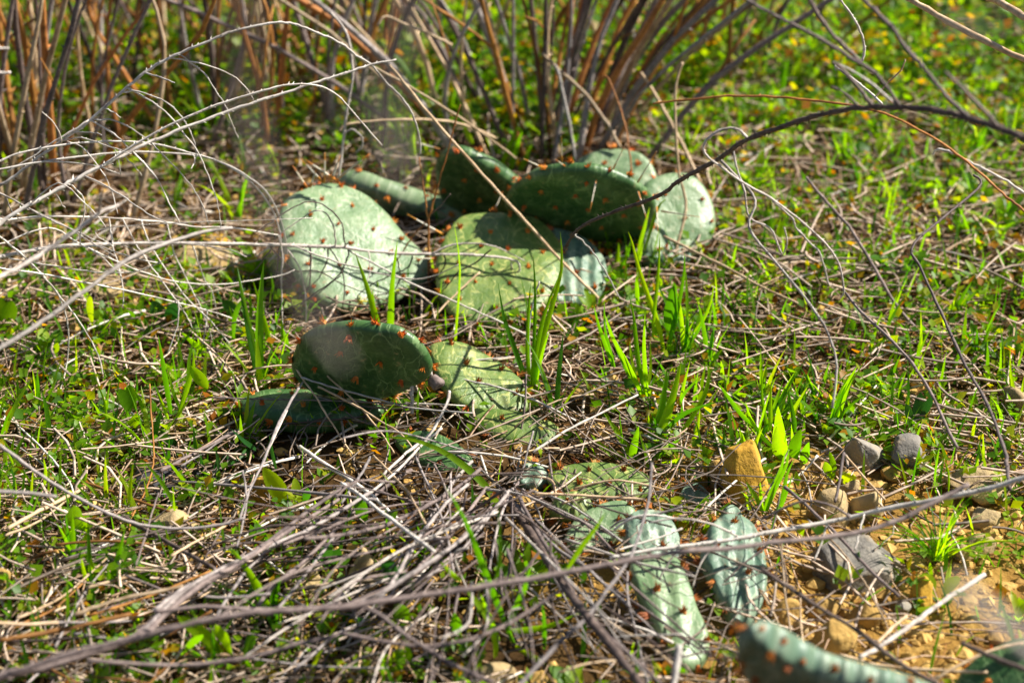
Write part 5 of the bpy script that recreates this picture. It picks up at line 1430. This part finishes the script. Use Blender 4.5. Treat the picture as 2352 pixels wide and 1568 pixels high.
straws('needle_litter', 9000, .008, .025, .0003, .0007, .004, notsoil(.35), 'short rusty bits of dead grass on the soil', 'rust_s')

def blades_np(name, n, hmin, hmax, w, ok, label, mat, spread=.6, segs=4, lean=.7):
    B, _ = spots_np(n, ok)
    n = len(B)
    a = rng.uniform(0, 2 * np.pi, n)
    H = rng.uniform(hmin, hmax, n)
    e = rng.uniform(.05, lean, n)
    b = a + np.pi / 2 + rng.normal(0, spread, n)
    S = np.stack([np.cos(b), np.sin(b), np.zeros(n)], 1)
    D = np.stack([np.cos(a), np.sin(a), np.zeros(n)], 1)
    W = w * rng.uniform(.6, 1.3, n)
    V = np.zeros((n, segs, 2, 3))
    for k in range(segs):
        s = k / (segs - 1)
        c = B + D * (H * e * s ** 1.6)[:, None]
        c[:, 2] = B[:, 2] - .001 + H * (s - .25 * e * s * s)
        ww = W * (1 - s ** 2.2 * .93)
        V[:, k, 0] = c - S * ww[:, None]
        V[:, k, 1] = c + S * ww[:, None]
    idx = np.arange(n)[:, None] * (segs * 2)
    F = np.stack([np.concatenate([idx + 2 * k, idx + 2 * k + 1, idx + 2 * k + 3, idx + 2 * k + 2], 1) for k in range(segs - 1)], 1).reshape(-1, 4)
    return np_obj(name, V.reshape(-1, 3), F, mat, label, 'grass')
blades_np('grass', 4600, .014, .052, .0016, ok(), 'short bright green grass growing all over the ground', 'grass_s')

def cover_np(name, n, ok, label, mat, rmin, rmax, per=7, hmax=.02, hmul=None):
    """little weeds: stalks' worth of small leaves round each spot"""
    B, PX = spots_np(n, ok)
    n = len(B)
    hm = np.ones(n) if hmul is None else np.array([hmul(x, y) for x, y in PX])
    C = np.repeat(B, per, 0)
    hm = np.repeat(hm, per)
    m = len(C)
    a = rng.uniform(0, 2 * np.pi, m)
    R = rng.uniform(.001, .011, m) * (.6 + .4 * hm)
    h = rng.uniform(.001, hmax, m) * hm
    C = C + np.stack([np.cos(a) * R, np.sin(a) * R, h], 1)
    d = np.stack([np.cos(a), np.sin(a), rng.normal(.45, .5, m)], 1)
    d /= np.linalg.norm(d, axis=1)[:, None]
    s = np.cross(d, rng.normal(0, .45, (m, 3)) + np.array([0, 0, 1.0]))
    s /= np.linalg.norm(s, axis=1)[:, None]
    up = np.cross(s, d)
    L = rng.uniform(rmin, rmax, m) * (.7 + .3 * hm)
    W = L * rng.uniform(.22, .5, m)
    V = np.stack([C, C + d * (L * .42)[:, None] + s * W[:, None] + up * (L * .10)[:, None], C + d * L[:, None],
                  C + d * (L * .42)[:, None] - s * W[:, None] + up * (L * .10)[:, None], C + d * (L * .5)[:, None]], 1)
    idx = np.arange(m)[:, None] * 5
    F = np.stack([np.concatenate([idx, idx + 4, idx + 1], 1), np.concatenate([idx + 1, idx + 4, idx + 2], 1),
                  np.concatenate([idx + 2, idx + 4, idx + 3], 1), np.concatenate([idx + 3, idx + 4, idx], 1)], 1).reshape(-1, 3)
    return np_obj(name, V.reshape(-1, 3), F, mat, label, 'weeds')
cover_np('ground_cover', 4200, ok(1.0), 'low lime and yellow ground cover of tiny weed leaves', 'cover_s', .004, .0125)
cover_np('undergrowth', 2600, lambda x, y: y < 330 and green(x, y) * 1.1 > random.random(), 'blurred leafy undergrowth behind the standing stems', 'cover_s', .007, .018, 10, .06, lambda x, y: 1.0 if y < 240 else .55)

# grit and crumbs of earth
def grit(name, n, rmin, rmax, ok, label, mat):
    B, _ = spots_np(n, ok)
    n = len(B)
    iv, jf = ICO[1]
    iv = np.array(iv)
    r = rng.uniform(rmin, rmax, n) * rng.uniform(.4, 1, n)
    V = B[:, None, :] + iv[None] * (r[:, None, None] * rng.uniform(.6, 1.25, (n, len(iv), 1))) * np.array([1, 1, .75])
    F = (np.array(jf)[None] + np.arange(n)[:, None, None] * len(iv)).reshape(-1, 3)
    o = np_obj(name, V.reshape(-1, 3), F, mat, label, 'gravel')
    o.data.polygons.foreach_set('use_smooth', np.zeros(len(o.data.polygons), dtype=bool))
    return o
grit('soil_crumbs', 3600, .002, .010, lambda x, y: inside(x, y, SOIL) or random.random() < .25, 'ochre crumbs and clods of earth on the bare soil', 'stone_clod')
